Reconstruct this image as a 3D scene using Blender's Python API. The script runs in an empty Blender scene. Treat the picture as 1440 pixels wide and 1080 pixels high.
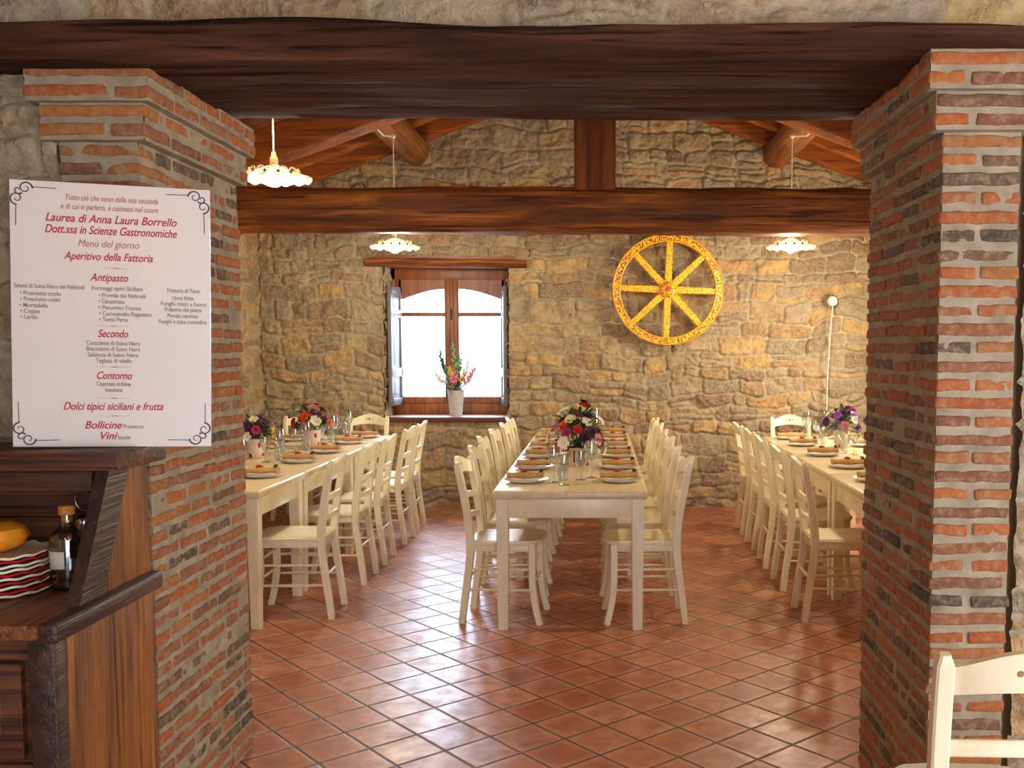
import bpy, bmesh, math, random
import numpy as np
from mathutils import Vector, Matrix, Euler

PI = math.pi
C = bpy.context.scene.collection
SC = bpy.context.scene

# ------------------------------------------------------------------ camera, world, lights, exposure
F_PX, PX, PY, HY, CAM_H = 1390.0, 845.0, 600.0, 489.0, 1.52
cam_data = bpy.data.cameras.new('camera')
cam = bpy.data.objects.new('camera', cam_data)
C.objects.link(cam)
cam_data.sensor_width = 36.0
cam_data.lens = 36.0 * F_PX / 1440.0
cam_data.shift_x = (720.0 - PX) / 1440.0
cam_data.shift_y = (PY - 540.0) / 1440.0
cam_data.clip_start = 0.05
cam.location = (0, 0, CAM_H)
cam.rotation_euler = (PI / 2 - math.atan2(PY - HY, F_PX), 0, 0)
SC.camera = cam

world = bpy.data.worlds.new('world')
SC.world = world
world.use_nodes = True
bg = world.node_tree.nodes['Background']
bg.inputs['Color'].default_value = (0.62, 0.78, 1.0, 1)
bg.inputs['Strength'].default_value = 6.0

SC.view_settings.view_transform = 'Standard'
SC.view_settings.look = 'None'
SC.view_settings.gamma = 1.0
SC.view_settings.use_curve_mapping = False
SC.view_settings.exposure = 0.3


def light(name, kind, loc, energy, color, size=0.1, size_y=None, rot=(0, 0, 0), spread=None):
    d = bpy.data.lights.new(name, kind)
    d.energy = energy
    d.color = color
    if kind == 'AREA':
        d.shape = 'RECTANGLE'
        d.size = size
        d.size_y = size_y or size
        if spread:
            d.spread = spread
    else:
        d.shadow_soft_size = size
    o = bpy.data.objects.new(name, d)
    o.location = loc
    o.rotation_euler = rot
    C.objects.link(o)
    return o


WARM = (1.0, 0.85, 0.63)
WARM_LOW = (1.0, 0.70, 0.38)
# daylight falling through the window of the hall
light('window_daylight', 'AREA', (-1.5, 12.2, 2.9), 620, (0.66, 0.80, 1.0), 3.2, 2.6, (math.radians(-68), 0, 0))
# added front room daylight: unseen area lights behind and right of the photographer
light('front_room_fill', 'AREA', (0.9, -1.9, 1.5), 16, (1.0, 0.93, 0.80), 2.2, 2.2, (PI / 2, 0, 0))
light('front_room_fill', 'AREA', (2.85, 0.9, 1.15), 74, (0.80, 0.89, 1.0), 1.7, 2.1, (0, PI / 2, 0))
# unseen front room lamps, added as bare point lights above the photographer
light('front_room_lamp_light', 'POINT', (0.7, 0.45, 2.15), 21, WARM_LOW, 0.12)
light('front_room_lamp_light', 'POINT', (-1.0, 0.2, 2.2), 9, WARM_LOW, 0.12)
# low warm light added at the hall's right wall, where no window is built
light('right_wall_fill', 'AREA', (2.88, 7.9, 1.62), 62, (1.0, 0.88, 0.70), 0.9, 1.0, (0, math.radians(82), 0))
LAMP_W = 42

# ------------------------------------------------------------------ noise helpers
_rng = np.random.RandomState(7)
_TAB = _rng.rand(256, 256)


def vnoise(x, y, s=0):
    x = np.asarray(x, float) + s * 17.31
    y = np.asarray(y, float) + s * 9.77
    xi = np.floor(x).astype(int)
    yi = np.floor(y).astype(int)
    fx = x - xi
    fy = y - yi
    fx = fx * fx * (3 - 2 * fx)
    fy = fy * fy * (3 - 2 * fy)
    a = _TAB[xi % 256, yi % 256]
    b = _TAB[(xi + 1) % 256, yi % 256]
    c = _TAB[xi % 256, (yi + 1) % 256]
    d = _TAB[(xi + 1) % 256, (yi + 1) % 256]
    return (a * (1 - fx) + b * fx) * (1 - fy) + (c * (1 - fx) + d * fx) * fy - 0.5


def fbm(x, y, s=0, o=3):
    t = 0
    k = 1.0
    for i in range(o):
        t = t + vnoise(np.asarray(x) * 2 ** i, np.asarray(y) * 2 ** i, s + i * 3) * k
        k *= 0.5
    return t


def sstep(a, b, x):
    t = np.clip((x - a) / (b - a), 0, 1)
    return t * t * (3 - 2 * t)


# ------------------------------------------------------------------ material helpers
def srgb(r, g, b):
    f = lambda c: (c / 255 / 12.92) if c / 255 <= 0.04045 else ((c / 255 + 0.055) / 1.055) ** 2.4
    return (f(r), f(g), f(b), 1)


class NT:
    def __init__(self, name):
        self.m = bpy.data.materials.new(name)
        self.m.use_nodes = True
        self.t = self.m.node_tree
        self.b = self.t.nodes['Principled BSDF']

    def n(self, typ, **kw):
        o = self.t.nodes.new(typ)
        for k, v in kw.items():
            if k.startswith('i_'):
                key = k[2:]
                key = int(key) if key.isdigit() else key.replace('_', ' ')
                self.set(o.inputs[key], v)
            else:
                setattr(o, k, v)
        return o

    def set(self, sock, v):
        if isinstance(v, bpy.types.NodeSocket):
            self.t.links.new(v, sock)
        elif isinstance(v, bpy.types.Node):
            self.t.links.new(v.outputs[0], sock)
        else:
            sock.default_value = v

    def math(self, op, a, b=0.0, clamp=False):
        o = self.t.nodes.new('ShaderNodeMath')
        o.operation = op
        o.use_clamp = clamp
        self.set(o.inputs[0], a)
        self.set(o.inputs[1], b)
        return o.outputs[0]

    def vmath(self, op, a, b=None, scale=None):
        o = self.t.nodes.new('ShaderNodeVectorMath')
        o.operation = op
        self.set(o.inputs[0], a)
        if b is not None:
            self.set(o.inputs[1], b)
        if scale is not None:
            self.set(o.inputs['Scale'], scale)
        return o.outputs[0]

    def ramp(self, fac, stops, interp='LINEAR'):
        o = self.t.nodes.new('ShaderNodeValToRGB')
        o.color_ramp.interpolation = interp
        e = o.color_ramp.elements
        while len(e) < len(stops):
            e.new(0.5)
        for el, (p, c) in zip(e, stops):
            el.position = p
            el.color = c
        self.set(o.inputs[0], fac)
        return o.outputs[0]

    def mix(self, fac, a, b, mode='MIX'):
        o = self.t.nodes.new('ShaderNodeMix')
        o.data_type = 'RGBA'
        o.blend_type = mode
        self.set(o.inputs[0], fac)
        self.set(o.inputs[6], a)
        self.set(o.inputs[7], b)
        return o.outputs[2]

    def noise(self, vec, scale, detail=4, rough=0.55, dist=0.0):
        o = self.n('ShaderNodeTexNoise', i_Scale=scale, i_Detail=detail, i_Roughness=rough, i_Distortion=dist)
        if vec is not None:
            self.set(o.inputs['Vector'], vec)
        return o.outputs[0]

    def coord(self, which='Object'):
        return self.t.nodes.new('ShaderNodeTexCoord').outputs[which]

    def bump(self, h, strength=0.3, dist=0.01):
        o = self.n('ShaderNodeBump', i_Strength=strength, i_Distance=dist, i_Height=h)
        self.t.links.new(o.outputs[0], self.b.inputs['Normal'])
        return o

    def base(self, c, rough=0.5, spec=None):
        self.set(self.b.inputs['Base Color'], c)
        self.set(self.b.inputs['Roughness'], rough)
        if spec is not None:
            self.b.inputs['Specular IOR Level'].default_value = spec
        return self.m


def plain(name, c, rough=0.5, var=0.12, scale=30, spec=None, bump=0.0):
    t = NT(name)
    n = t.noise(t.coord(), scale)
    d = tuple(x * (1 - var * 1.6) for x in c[:3]) + (1,)
    l = tuple(min(1, x * (1 + var)) for x in c[:3]) + (1,)
    t.base(t.ramp(n, [(0.3, d), (0.7, l)]), rough, spec)
    if bump:
        t.bump(n, bump, 0.004)
    return t.m


def wood(name, dark, mid, light_, axis=0, rough=0.55, scale=1.0, spec=0.4, bump=0.5, cracks=0.5):
    """grain runs along the local axis"""
    t = NT(name)
    co = t.coord()
    s = [9.0 * scale] * 3
    s[axis] = 0.7 * scale
    v = t.vmath('MULTIPLY', co, tuple(s))
    n1 = t.noise(v, 1.6, 5, 0.62, 0.6)
    s2 = [40.0 * scale] * 3
    s2[axis] = 1.3 * scale
    n2 = t.noise(t.vmath('MULTIPLY', co, tuple(s2)), 1.0, 4, 0.6, 0.2)
    n3 = t.noise(co, 1.7, 2)
    c = t.ramp(n1, [(0.28, dark), (0.5, mid), (0.74, light_)])
    c = t.mix(t.ramp(n2, [(0.36, (cracks, cracks, cracks, 1)), (0.47, (0, 0, 0, 1))]), c, tuple(x * 0.25 for x in dark[:3]) + (1,))
    c = t.mix(t.ramp(n3, [(0.4, (0, 0, 0, 1)), (0.75, (0.55, 0.55, 0.55, 1))]), c, dark)
    t.base(c, rough, spec)
    t.bump(t.math('ADD', n1, n2), bump, 0.006)
    return t.m


M = {}


def make_materials():
    # ---- stone masonry: colour follows the stone, stored per stone with the mesh
    t = NT('rubble_stone')
    at = t.n('ShaderNodeAttribute', attribute_name='stone')
    sep = t.n('ShaderNodeSeparateColor')
    t.set(sep.inputs[0], at.outputs['Color'])
    co = t.coord()
    base = t.ramp(sep.outputs[0], [(0.0, srgb(142, 131, 114)), (0.16, srgb(184, 162, 124)), (0.34, srgb(160, 148, 130)),
                                    (0.5, srgb(204, 168, 108)), (0.64, srgb(138, 116, 98)), (0.78, srgb(194, 150, 96)),
                                    (0.9, srgb(166, 150, 126)), (1.0, srgb(132, 98, 78))])
    n1 = t.noise(co, 9, 5, 0.6)
    n2 = t.noise(co, 45, 4, 0.6)
    base = t.mix(t.ramp(n1, [(0.40, (0, 0, 0, 1)), (0.66, (0.75,) * 3 + (1,))]), base, srgb(124, 106, 86))
    base = t.mix(t.ramp(n2, [(0.42, (0.0,) * 3 + (1,)), (0.75, (0.6,) * 3 + (1,))]), base, srgb(206, 182, 140))
    mor = t.mix(n2, srgb(158, 142, 116), srgb(194, 178, 148))
    col = t.mix(sep.outputs[1], mor, base)
    t.base(col, 0.9, 0.2)
    t.bump(t.math('ADD', n2, t.math('MULTIPLY', n1, 0.6)), 0.8, 0.02)
    M['stone'] = t.m

    # ---- thin old bricks
    t = NT('old_brick')
    at = t.n('ShaderNodeAttribute', attribute_name='stone')
    sep = t.n('ShaderNodeSeparateColor')
    t.set(sep.inputs[0], at.outputs['Color'])
    co = t.coord()
    base = t.ramp(sep.outputs[0], [(0.0, srgb(158, 84, 48)), (0.22, srgb(174, 100, 52)), (0.40, srgb(140, 90, 64)),
                                    (0.56, srgb(170, 106, 54)), (0.70, srgb(126, 80, 58)), (0.84, srgb(108, 86, 66)),
                                    (1.0, srgb(78, 68, 58))])
    n1 = t.noise(co, 38, 5, 0.65)
    n2 = t.noise(co, 130, 3)
    base = t.mix(t.ramp(n1, [(0.46, (0, 0, 0, 1)), (0.70, (0.68,) * 3 + (1,))]), base, srgb(168, 142, 106))
    base = t.mix(t.ramp(n1, [(0.26, (0.6,) * 3 + (1,)), (0.42, (0, 0, 0, 1))]), base, srgb(84, 62, 48))
    t.base(base, 0.88, 0.2)
    t.bump(t.math('ADD', n1, n2), 0.5, 0.004)
    M['brick'] = t.m
    t = NT('lime_mortar')
    co = t.coord()
    n1 = t.noise(co, 14, 5, 0.6)
    n2 = t.noise(co, 160, 3)
    t.base(t.ramp(n1, [(0.3, srgb(138, 124, 100)), (0.7, srgb(176, 160, 132))]), 0.95, 0.15)
    t.bump(t.math('ADD', n2, n1), 0.5, 0.004)
    M['mortar'] = t.m

    # ---- terracotta floor, square tiles laid on the diagonal
    t = NT('terracotta_floor')
    s, ox, oy, ang = 0.2070, -5.3771, 21.9574, -0.8528
    co = t.coord()
    wob = t.vmath('SCALE', t.vmath('SUBTRACT', t.n('ShaderNodeTexNoise', i_Scale=6.0).outputs[1], (0.5, 0.5, 0.5)), scale=0.05)
    v = t.vmath('SUBTRACT', t.vmath('SCALE', co, scale=1 / s), (ox, oy, 0))
    r = t.n('ShaderNodeVectorRotate', rotation_type='Z_AXIS', i_Vector=v, i_Angle=-ang)
    v = t.vmath('ADD', r.outputs[0], wob)
    cell = t.vmath('FLOOR', v)
    fr = t.vmath('FRACTION', v)
    sp = t.n('ShaderNodeSeparateXYZ', i_0=fr)
    ex = t.math('MINIMUM', sp.outputs[0], t.math('SUBTRACT', 1.0, sp.outputs[0]))
    ey = t.math('MINIMUM', sp.outputs[1], t.math('SUBTRACT', 1.0, sp.outputs[1]))
    e = t.math('MINIMUM', ex, ey)
    mp = t.n('ShaderNodeMapRange', interpolation_type='SMOOTHSTEP')
    t.set(mp.inputs[0], e)
    mp.inputs[1].default_value = 0.016
    mp.inputs[2].default_value = 0.044
    mask = mp.outputs[0]
    wn = t.n('ShaderNodeTexWhiteNoise', noise_dimensions='2D', i_Vector=cell)
    tile = t.ramp(wn.outputs[0], [(0.0, srgb(190, 118, 86)), (0.2, srgb(208, 144, 110)), (0.4, srgb(178, 102, 72)),
                                  (0.6, srgb(214, 154, 122)), (0.78, srgb(168, 90, 62)), (0.9, srgb(196, 134, 110)), (1.0, srgb(160, 98, 78))])
    n1 = t.noise(co, 11, 5, 0.6)
    n2 = t.noise(co, 60, 4, 0.6)
    tile = t.mix(t.ramp(n1, [(0.38, (0, 0, 0, 1)), (0.66, (0.75,) * 3 + (1,))]), tile, srgb(150, 80, 52))
    # worn, paler rims of the tiles
    mp2 = t.n('ShaderNodeMapRange', interpolation_type='SMOOTHSTEP')
    t.set(mp2.inputs[0], t.math('ADD', e, t.math('MULTIPLY', t.math('SUBTRACT', n1, 0.5), 0.25)))
    mp2.inputs[1].default_value = 0.02
    mp2.inputs[2].default_value = 0.22
    mp2.inputs[3].default_value = 0.45
    mp2.inputs[4].default_value = 0.0
    tile = t.mix(mp2.outputs[0], tile, srgb(222, 160, 124))
    col = t.mix(mask, srgb(84, 58, 44), tile)
    t.base(col, t.math('ADD', t.math('MULTIPLY', n1, 0.42), t.math('SUBTRACT', 0.34, t.math('MULTIPLY', mask, 0.20))), 0.6)
    h = t.math('ADD', t.math('MULTIPLY', mask, 0.8), t.math('MULTIPLY', n1, 0.5))
    bp = t.bump(h, 0.4, 0.007)
    # every tile lies at its own very slight tilt
    tilt = t.vmath('MULTIPLY', t.vmath('SUBTRACT', wn.outputs[1], (0.5, 0.5, 0.5)), (0.045, 0.045, 0.0))
    t.set(t.b.inputs['Normal'], t.vmath('NORMALIZE', t.vmath('ADD', bp.outputs[0], tilt)))
    M['floor'] = t.m

    # ---- timbers
    M['beam_dark'] = wood('dark_oak_beam', srgb(48, 30, 22), srgb(84, 52, 36), srgb(112, 72, 48), 0, 0.85, 1.0, 0.1, 0.9, 0.9)
    M['beam_tie'] = wood('chestnut_tie_beam', srgb(62, 34, 22), srgb(122, 68, 30), srgb(196, 120, 50), 0, 0.62, 0.8, 0.2, 0.8, 0.8)
    M['beam_post'] = wood('chestnut_post', srgb(74, 38, 22), srgb(112, 60, 30), srgb(140, 80, 38), 2, 0.7, 0.8, 0.2)
    M['log'] = wood('log_purlin', srgb(92, 54, 28), srgb(150, 94, 48), srgb(180, 122, 66), 1, 0.7, 0.8, 0.2, 0.8)
    M['rafter'] = wood('rafter_wood', srgb(104, 54, 24), srgb(166, 90, 36), srgb(200, 118, 48), 0, 0.65, 0.9, 0.2)
    M['boards'] = wood('roof_boards', srgb(84, 44, 24), srgb(138, 74, 34), srgb(170, 96, 44), 1, 0.7, 1.0, 0.2)
    M['hutch'] = wood('hutch_wood', srgb(74, 42, 18), srgb(140, 82, 30), srgb(178, 112, 44), 2, 0.5, 1.5, 0.45, 0.7, 0.8)
    M['hutch_h'] = wood('hutch_wood_flat', srgb(66, 36, 20), srgb(118, 68, 30), srgb(150, 92, 40), 1, 0.42, 1.6, 0.5, 0.7, 0.8)
    M['hutch_x'] = wood('hutch_boards', srgb(54, 30, 18), srgb(98, 54, 26), srgb(130, 76, 34), 0, 0.5, 1.5, 0.45, 0.7, 0.8)
    M['hutch_dark'] = wood('hutch_dark_edge', srgb(36, 24, 24), srgb(66, 44, 36), srgb(92, 60, 42), 1, 0.38, 1.5, 0.5, 0.7)
    M['win_wood'] = wood('window_wood', srgb(104, 54, 22), srgb(150, 84, 36), srgb(180, 106, 48), 2, 0.42, 1.4, 0.5, 0.3, 0.4)
    M['win_wood_x'] = wood('window_wood_rail', srgb(104, 54, 22), srgb(150, 84, 36), srgb(180, 106, 48), 0, 0.42, 1.4, 0.5, 0.3, 0.4)
    M['shutter'] = plain('shutter_grey', srgb(122, 118, 120), 0.35, 0.08, 10, 0.5)  # one even grey over the whole shutter
    M['sill'] = plain('sill_paint', srgb(196, 176, 170), 0.35, 0.08, 14, 0.5)
    M['sill_edge'] = wood('sill_edge', srgb(70, 30, 24), srgb(104, 50, 40), srgb(120, 62, 48), 0, 0.5)

    # ---- cream lacquered furniture
    t = NT('cream_lacquer')
    co = t.coord()
    n = t.noise(co, 5, 3)
    n2 = t.noise(t.vmath('MULTIPLY', co, (30, 30, 6)), 1.0, 3)
    c = t.ramp(n, [(0.3, srgb(238, 224, 182)), (0.7, srgb(250, 240, 206))])
    c = t.mix(t.ramp(n2, [(0.3, (0.25,) * 3 + (1,)), (0.5, (0, 0, 0, 1))]), c, srgb(214, 194, 150))
    t.base(c, 0.32, 0.5)
    t.bump(n2, 0.08, 0.003)
    M['cream'] = t.m
    M['top'] = wood('cream_table_top', srgb(214, 190, 142), srgb(232, 212, 168), srgb(242, 228, 190), 1, 0.3, 1.2, 0.5, 0.06, 0.15)

    # ---- table ware
    M['plate'] = plain('plate_glaze', srgb(226, 222, 222), 0.18, 0.03, 10, 0.6)
    M['kraft'] = plain('kraft_napkin', srgb(196, 154, 92), 0.8, 0.14, 60, 0.2, 0.3)
    M['rosette'] = plain('red_ribbon', srgb(176, 34, 36), 0.5, 0.2, 90)
    M['sprig'] = plain('dark_sprig', srgb(52, 44, 40), 0.5, 0.2, 90)
    M['crate'] = wood('pale_crate', srgb(206, 168, 120), srgb(228, 194, 146), srgb(238, 210, 166), 2, 0.6, 2.0, 0.3, 0.3, 0.2)
    M['pot'] = None
    t = NT('painted_pot')
    v = t.n('ShaderNodeTexVoronoi', i_Scale=22.0, feature='F1')
    t.set(v.inputs['Vector'], t.coord())
    sep = t.n('ShaderNodeSeparateColor')
    t.set(sep.inputs[0], v.outputs['Color'])
    spot = t.math('MULTIPLY', t.math('LESS_THAN', v.outputs['Distance'], 0.36), t.math('GREATER_THAN', sep.outputs[1], 0.70))
    c = t.mix(spot, srgb(232, 216, 206), t.ramp(sep.outputs[0], [(0.0, srgb(190, 40, 44)), (0.5, srgb(196, 60, 60)), (0.6, srgb(70, 110, 60)), (0.9, srgb(120, 70, 50))], 'CONSTANT'))
    t.base(c, 0.25, 0.5)
    M['pot'] = t.m
    M['vase'] = plain('vase_glaze', srgb(186, 182, 178), 0.45, 0.1, 30, 0.4, 0.2)
    for k, c in dict(red=(190, 30, 28), orange=(226, 74, 24), white=(238, 228, 206), cream=(226, 214, 164), magenta=(172, 28, 92),
                     purple=(104, 44, 134), violet=(150, 74, 190), plum=(66, 24, 46), pink=(226, 130, 150), yellow=(232, 186, 44)).items():
        M['fl_' + k] = plain('petal_' + k, srgb(*c), 0.55, 0.2, 120, 0.3)
    M['leaf'] = plain('leaf_green', srgb(56, 98, 44), 0.5, 0.35, 40, 0.4)
    M['leaf_pale'] = plain('leaf_pale', srgb(112, 150, 92), 0.55, 0.25, 40, 0.3)
    M['stem'] = plain('stem_green', srgb(74, 110, 56), 0.6, 0.2, 40)

    # ---- clear glass: reflection over see-through
    for nm, tint, k in (('glass', (0.93, 0.95, 0.95, 1), 2.2), ('pane', (0.98, 0.99, 1.0, 1), 5.0)):
        m = bpy.data.materials.new('clear_' + nm)
        m.use_nodes = True
        nt = m.node_tree
        nt.nodes.remove(nt.nodes['Principled BSDF'])
        tr = nt.nodes.new('ShaderNodeBsdfTransparent')
        tr.inputs[0].default_value = tint
        gl = nt.nodes.new('ShaderNodeBsdfGlossy')
        gl.inputs['Roughness'].default_value = 0.03
        lw = nt.nodes.new('ShaderNodeLayerWeight')
        lw.inputs[0].default_value = 0.5
        pw = nt.nodes.new('ShaderNodeMath')
        pw.operation = 'POWER'
        pw.inputs[1].default_value = k
        nt.links.new(lw.outputs['Facing'], pw.inputs[0])
        fr = nt.nodes.new('ShaderNodeMath')
        fr.operation = 'MULTIPLY_ADD'
        fr.inputs[1].default_value = 0.55
        fr.inputs[2].default_value = 0.05 if nm == 'pane' else 0.17
        nt.links.new(pw.outputs[0], fr.inputs[0])
        mx = nt.nodes.new('ShaderNodeMixShader')
        nt.links.new(fr.outputs[0], mx.inputs[0])
        nt.links.new(tr.outputs[0], mx.inputs[1])
        nt.links.new(gl.outputs[0], mx.inputs[2])
        nt.links.new(mx.outputs[0], nt.nodes['Material Output'].inputs[0])
        M[nm] = m
    t = NT('bottle_oil')
    t.base(srgb(70, 62, 40), 0.08, 0.5)
    t.b.inputs['Transmission Weight'].default_value = 0.5
    M['oil'] = t.m

    # ---- painted cart wheel: red and blue flecks on yellow
    t = NT('painted_yellow')
    v = t.n('ShaderNodeTexVoronoi', i_Scale=58.0, i_Randomness=0.6)
    t.set(v.inputs['Vector'], t.coord())
    sep = t.n('ShaderNodeSeparateColor')
    t.set(sep.inputs[0], v.outputs['Color'])
    spot = t.math('MULTIPLY', t.math('LESS_THAN', v.outputs['Distance'], 0.46), t.math('GREATER_THAN', sep.outputs[1], 0.36))
    c = t.mix(spot, srgb(248, 192, 22), t.ramp(sep.outputs[0], [(0.0, srgb(196, 50, 26)), (0.55, srgb(170, 52, 30)), (0.62, srgb(44, 50, 70)), (0.85, srgb(60, 96, 50))], 'CONSTANT'))
    t.base(c, 0.4, 0.5)
    M['wheel'] = t.m
    M['wheel_plain'] = plain('yellow_paint', srgb(240, 176, 28), 0.4, 0.1, 20, 0.5)
    M['wheel_red'] = plain('red_paint', srgb(206, 66, 30), 0.4, 0.15, 40, 0.5)

    # ---- lamps, cords
    t = NT('lamp_ceramic')
    t.base(srgb(244, 232, 206), 0.25, 0.5)
    tl = t.n('ShaderNodeBsdfTranslucent')
    tl.inputs[0].default_value = (1.0, 0.88, 0.68, 1)
    mx = t.n('ShaderNodeMixShader', i_0=0.28)
    t.t.links.new(t.b.outputs[0], mx.inputs[1])
    t.t.links.new(tl.outputs[0], mx.inputs[2])
    t.t.links.new(mx.outputs[0], t.t.nodes['Material Output'].inputs[0])
    M['ceramic'] = t.m
    M['ceramic_blue'] = plain('ceramic_dots', srgb(80, 70, 90), 0.3, 0.1, 40)
    t = NT('lit_bulb')
    t.base((1, 0.85, 0.6, 1), 0.3)
    t.b.inputs['Emission Color'].default_value = (1.0, 0.80, 0.48, 1)
    t.b.inputs['Emission Strength'].default_value = 28.0
    M['bulb'] = t.m
    M['cord'] = plain('white_cord', srgb(222, 214, 200), 0.6, 0.1, 90)
    M['brass'] = plain('lamp_socket', srgb(196, 170, 120), 0.4, 0.1, 60)
    M['white_plastic'] = plain('white_plastic', srgb(236, 228, 214), 0.35, 0.04, 20, 0.5)
    t = NT('polished_steel')
    t.base(srgb(206, 204, 200), 0.16)
    t.b.inputs['Metallic'].default_value = 1.0
    M['steel'] = t.m
    M['iron'] = plain('dark_iron', srgb(46, 42, 42), 0.5, 0.2, 60)

    # ---- sign, counter things
    M['board'] = plain('sign_board', srgb(232, 220, 208), 0.30, 0.015, 6, 0.5)
    M['ink_red'] = plain('red_ink', srgb(190, 26, 48), 0.5, 0.05, 40)
    M['ink_soft'] = plain('rose_ink', srgb(186, 112, 116), 0.5, 0.05, 40)
    M['ink_grey'] = plain('grey_ink', srgb(152, 128, 124), 0.5, 0.05, 40)
    M['ink_dark'] = plain('dark_ink', srgb(74, 72, 80), 0.5, 0.05, 40)
    M['cork'] = plain('cork', srgb(206, 136, 66), 0.7, 0.2, 90, 0.3, 0.3)
    M['squash'] = plain('orange_skin', srgb(226, 142, 30), 0.4, 0.15, 16, 0.5)
    M['plate_red'] = plain('red_glaze', srgb(186, 34, 38), 0.22, 0.1, 30, 0.5)
    M['plate_cream'] = plain('cream_glaze', srgb(236, 224, 190), 0.22, 0.06, 30, 0.5)
    M['bottle_label'] = plain('paper_label', srgb(226, 214, 190), 0.7, 0.05, 30)
    M['pepper'] = plain('pepper_grains', srgb(170, 150, 120), 0.7, 0.3, 200)
    M['plaster'] = plain('lime_plaster', srgb(196, 178, 148), 0.9, 0.08, 4, 0.2, 0.2)


make_materials()

# ------------------------------------------------------------------ mesh helpers


class MB:
    """collects shapes; build() links them as ONE mesh object"""

    def __init__(self):
        self.v, self.f, self.mi = [], [], []

    def add(self, verts, faces, mi=0, mat=None):
        o = len(self.v)
        if mat is not None:
            verts = [tuple(mat @ Vector(p)) for p in verts]
        self.v += [tuple(p) for p in verts]
        self.f += [tuple(i + o for i in f) for f in faces]
        self.mi += [mi] * len(faces)
        return self

    def bm(self, b, mi=0, mat=None):
        b.verts.ensure_lookup_table()
        b.verts.index_update()
        self.add([v.co[:] for v in b.verts], [[v.index for v in f.verts] for f in b.faces], mi, mat)
        b.free()
        return self

    def box(self, c, s, bevel=0.0, seg=2, rot=None, mi=0):
        b = bmesh.new()
        bmesh.ops.create_cube(b, size=1.0)
        bmesh.ops.scale(b, vec=s, verts=b.verts)
        if bevel:
            bmesh.ops.bevel(b, geom=b.edges[:] + b.verts[:], offset=min(bevel, min(s) * 0.49), segments=seg, affect='EDGES', profile=0.5)
        m = Matrix.Translation(c)
        if rot is not None:
            m = m @ (rot if isinstance(rot, Matrix) else Euler(rot).to_matrix().to_4x4())
        return self.bm(b, mi, m)

    def bar(self, a, b_, w, h, bevel=0.004, up=(0, 0, 1), mi=0):
        a, b_ = Vector(a), Vector(b_)
        d = b_ - a
        z = d.normalized()
        x = Vector(up).cross(z)
        if x.length < 1e-4:
            x = Vector((1, 0, 0)).cross(z)
        x.normalize()
        y = z.cross(x)
        r = Matrix((x, y, z)).transposed().to_4x4()
        return self.box((a + b_) / 2, (w, h, d.length), bevel, 2, r, mi)

    def sweep(self, pts, secs, cap=True, mi=0, up=(0, 0, 1), closed=False):
        """pts: centres; secs: per-point list of (u, v) profile offsets"""
        pts = [Vector(p) for p in pts]
        n = len(secs[0])
        V = []
        prev = None
        for i, p in enumerate(pts):
            if closed:
                d = pts[(i + 1) % len(pts)] - pts[i - 1]
            else:
                d = pts[min(i + 1, len(pts) - 1)] - pts[max(i - 1, 0)]
            d.normalize()
            if prev is None:
                x = Vector(up).cross(d)
                if x.length < 1e-3:
                    x = Vector((1, 0, 0)).cross(d)
            else:
                x = prev - d * prev.dot(d)
            x.normalize()
            prev = x
            y = d.cross(x)
            for (a, b) in secs[i]:
                V.append(tuple(p + x * a + y * b))
        Fc = []
        m = len(pts)
        for i in range(m if closed else m - 1):
            for j in range(n):
                k = (j + 1) % n
                i2 = (i + 1) % m
                Fc.append((i * n + j, i * n + k, i2 * n + k, i2 * n + j))
        if cap and not closed:
            Fc.append(tuple(range(n))[::-1])
            Fc.append(tuple((m - 1) * n + j for j in range(n)))
        return self.add(V, Fc, mi)

    def tube(self, pts, r, n=10, mi=0, closed=False, cap=True):
        rs = r if isinstance(r, (list, tuple)) else [r] * len(pts)
        secs = [[(q * math.cos(2 * PI * j / n), q * math.sin(2 * PI * j / n)) for j in range(n)] for q in rs]
        return self.sweep(pts, secs, cap, mi, closed=closed)

    def lathe(self, prof, n=32, mi=0, c=(0, 0, 0), wave=None, cap_bottom=False, cap_top=False):
        V, Fc = [], []
        for i, (r, z) in enumerate(prof):
            for j in range(n):
                a = 2 * PI * j / n
                rr, zz = (r, z) if wave is None else wave(r, z, a, i)
                V.append((c[0] + rr * math.cos(a), c[1] + rr * math.sin(a), c[2] + zz))
        for i in range(len(prof) - 1):
            for j in range(n):
                k = (j + 1) % n
                Fc.append((i * n + j, i * n + k, (i + 1) * n + k, (i + 1) * n + j))
        if cap_bottom:
            Fc.append(tuple(range(n))[::-1])
        if cap_top:
            Fc.append(tuple((len(prof) - 1) * n + j for j in range(n)))
        return self.add(V, Fc, mi)

    def ball(self, c, r, seg=12, mi=0):
        b = bmesh.new()
        bmesh.ops.create_uvsphere(b, u_segments=seg, v_segments=max(6, seg // 2), radius=1.0)
        s = r if isinstance(r, (tuple, list)) else (r, r, r)
        return self.bm(b, mi, Matrix.Translation(c) @ Matrix.Diagonal((s[0], s[1], s[2], 1)))

    def mesh(self, name, mats, smooth=True, angle=40):
        me = bpy.data.meshes.new(name)
        me.from_pydata(self.v, [], self.f)
        for m in (mats if isinstance(mats, (list, tuple)) else [mats]):
            me.materials.append(m)
        if any(self.mi):
            me.polygons.foreach_set('material_index', self.mi)
        b = bmesh.new()
        b.from_mesh(me)
        bmesh.ops.recalc_face_normals(b, faces=b.faces)
        b.to_mesh(me)
        b.free()
        if smooth:
            me.polygons.foreach_set('use_smooth', [True] * len(me.polygons))
            me.set_sharp_from_angle(angle=math.radians(angle))
        return me

    def build(self, name, mats, parent=None, smooth=True, angle=40, loc=(0, 0, 0), rot=(0, 0, 0)):
        return link(name, self.mesh(name, mats, smooth, angle), parent, loc, rot)


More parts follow.
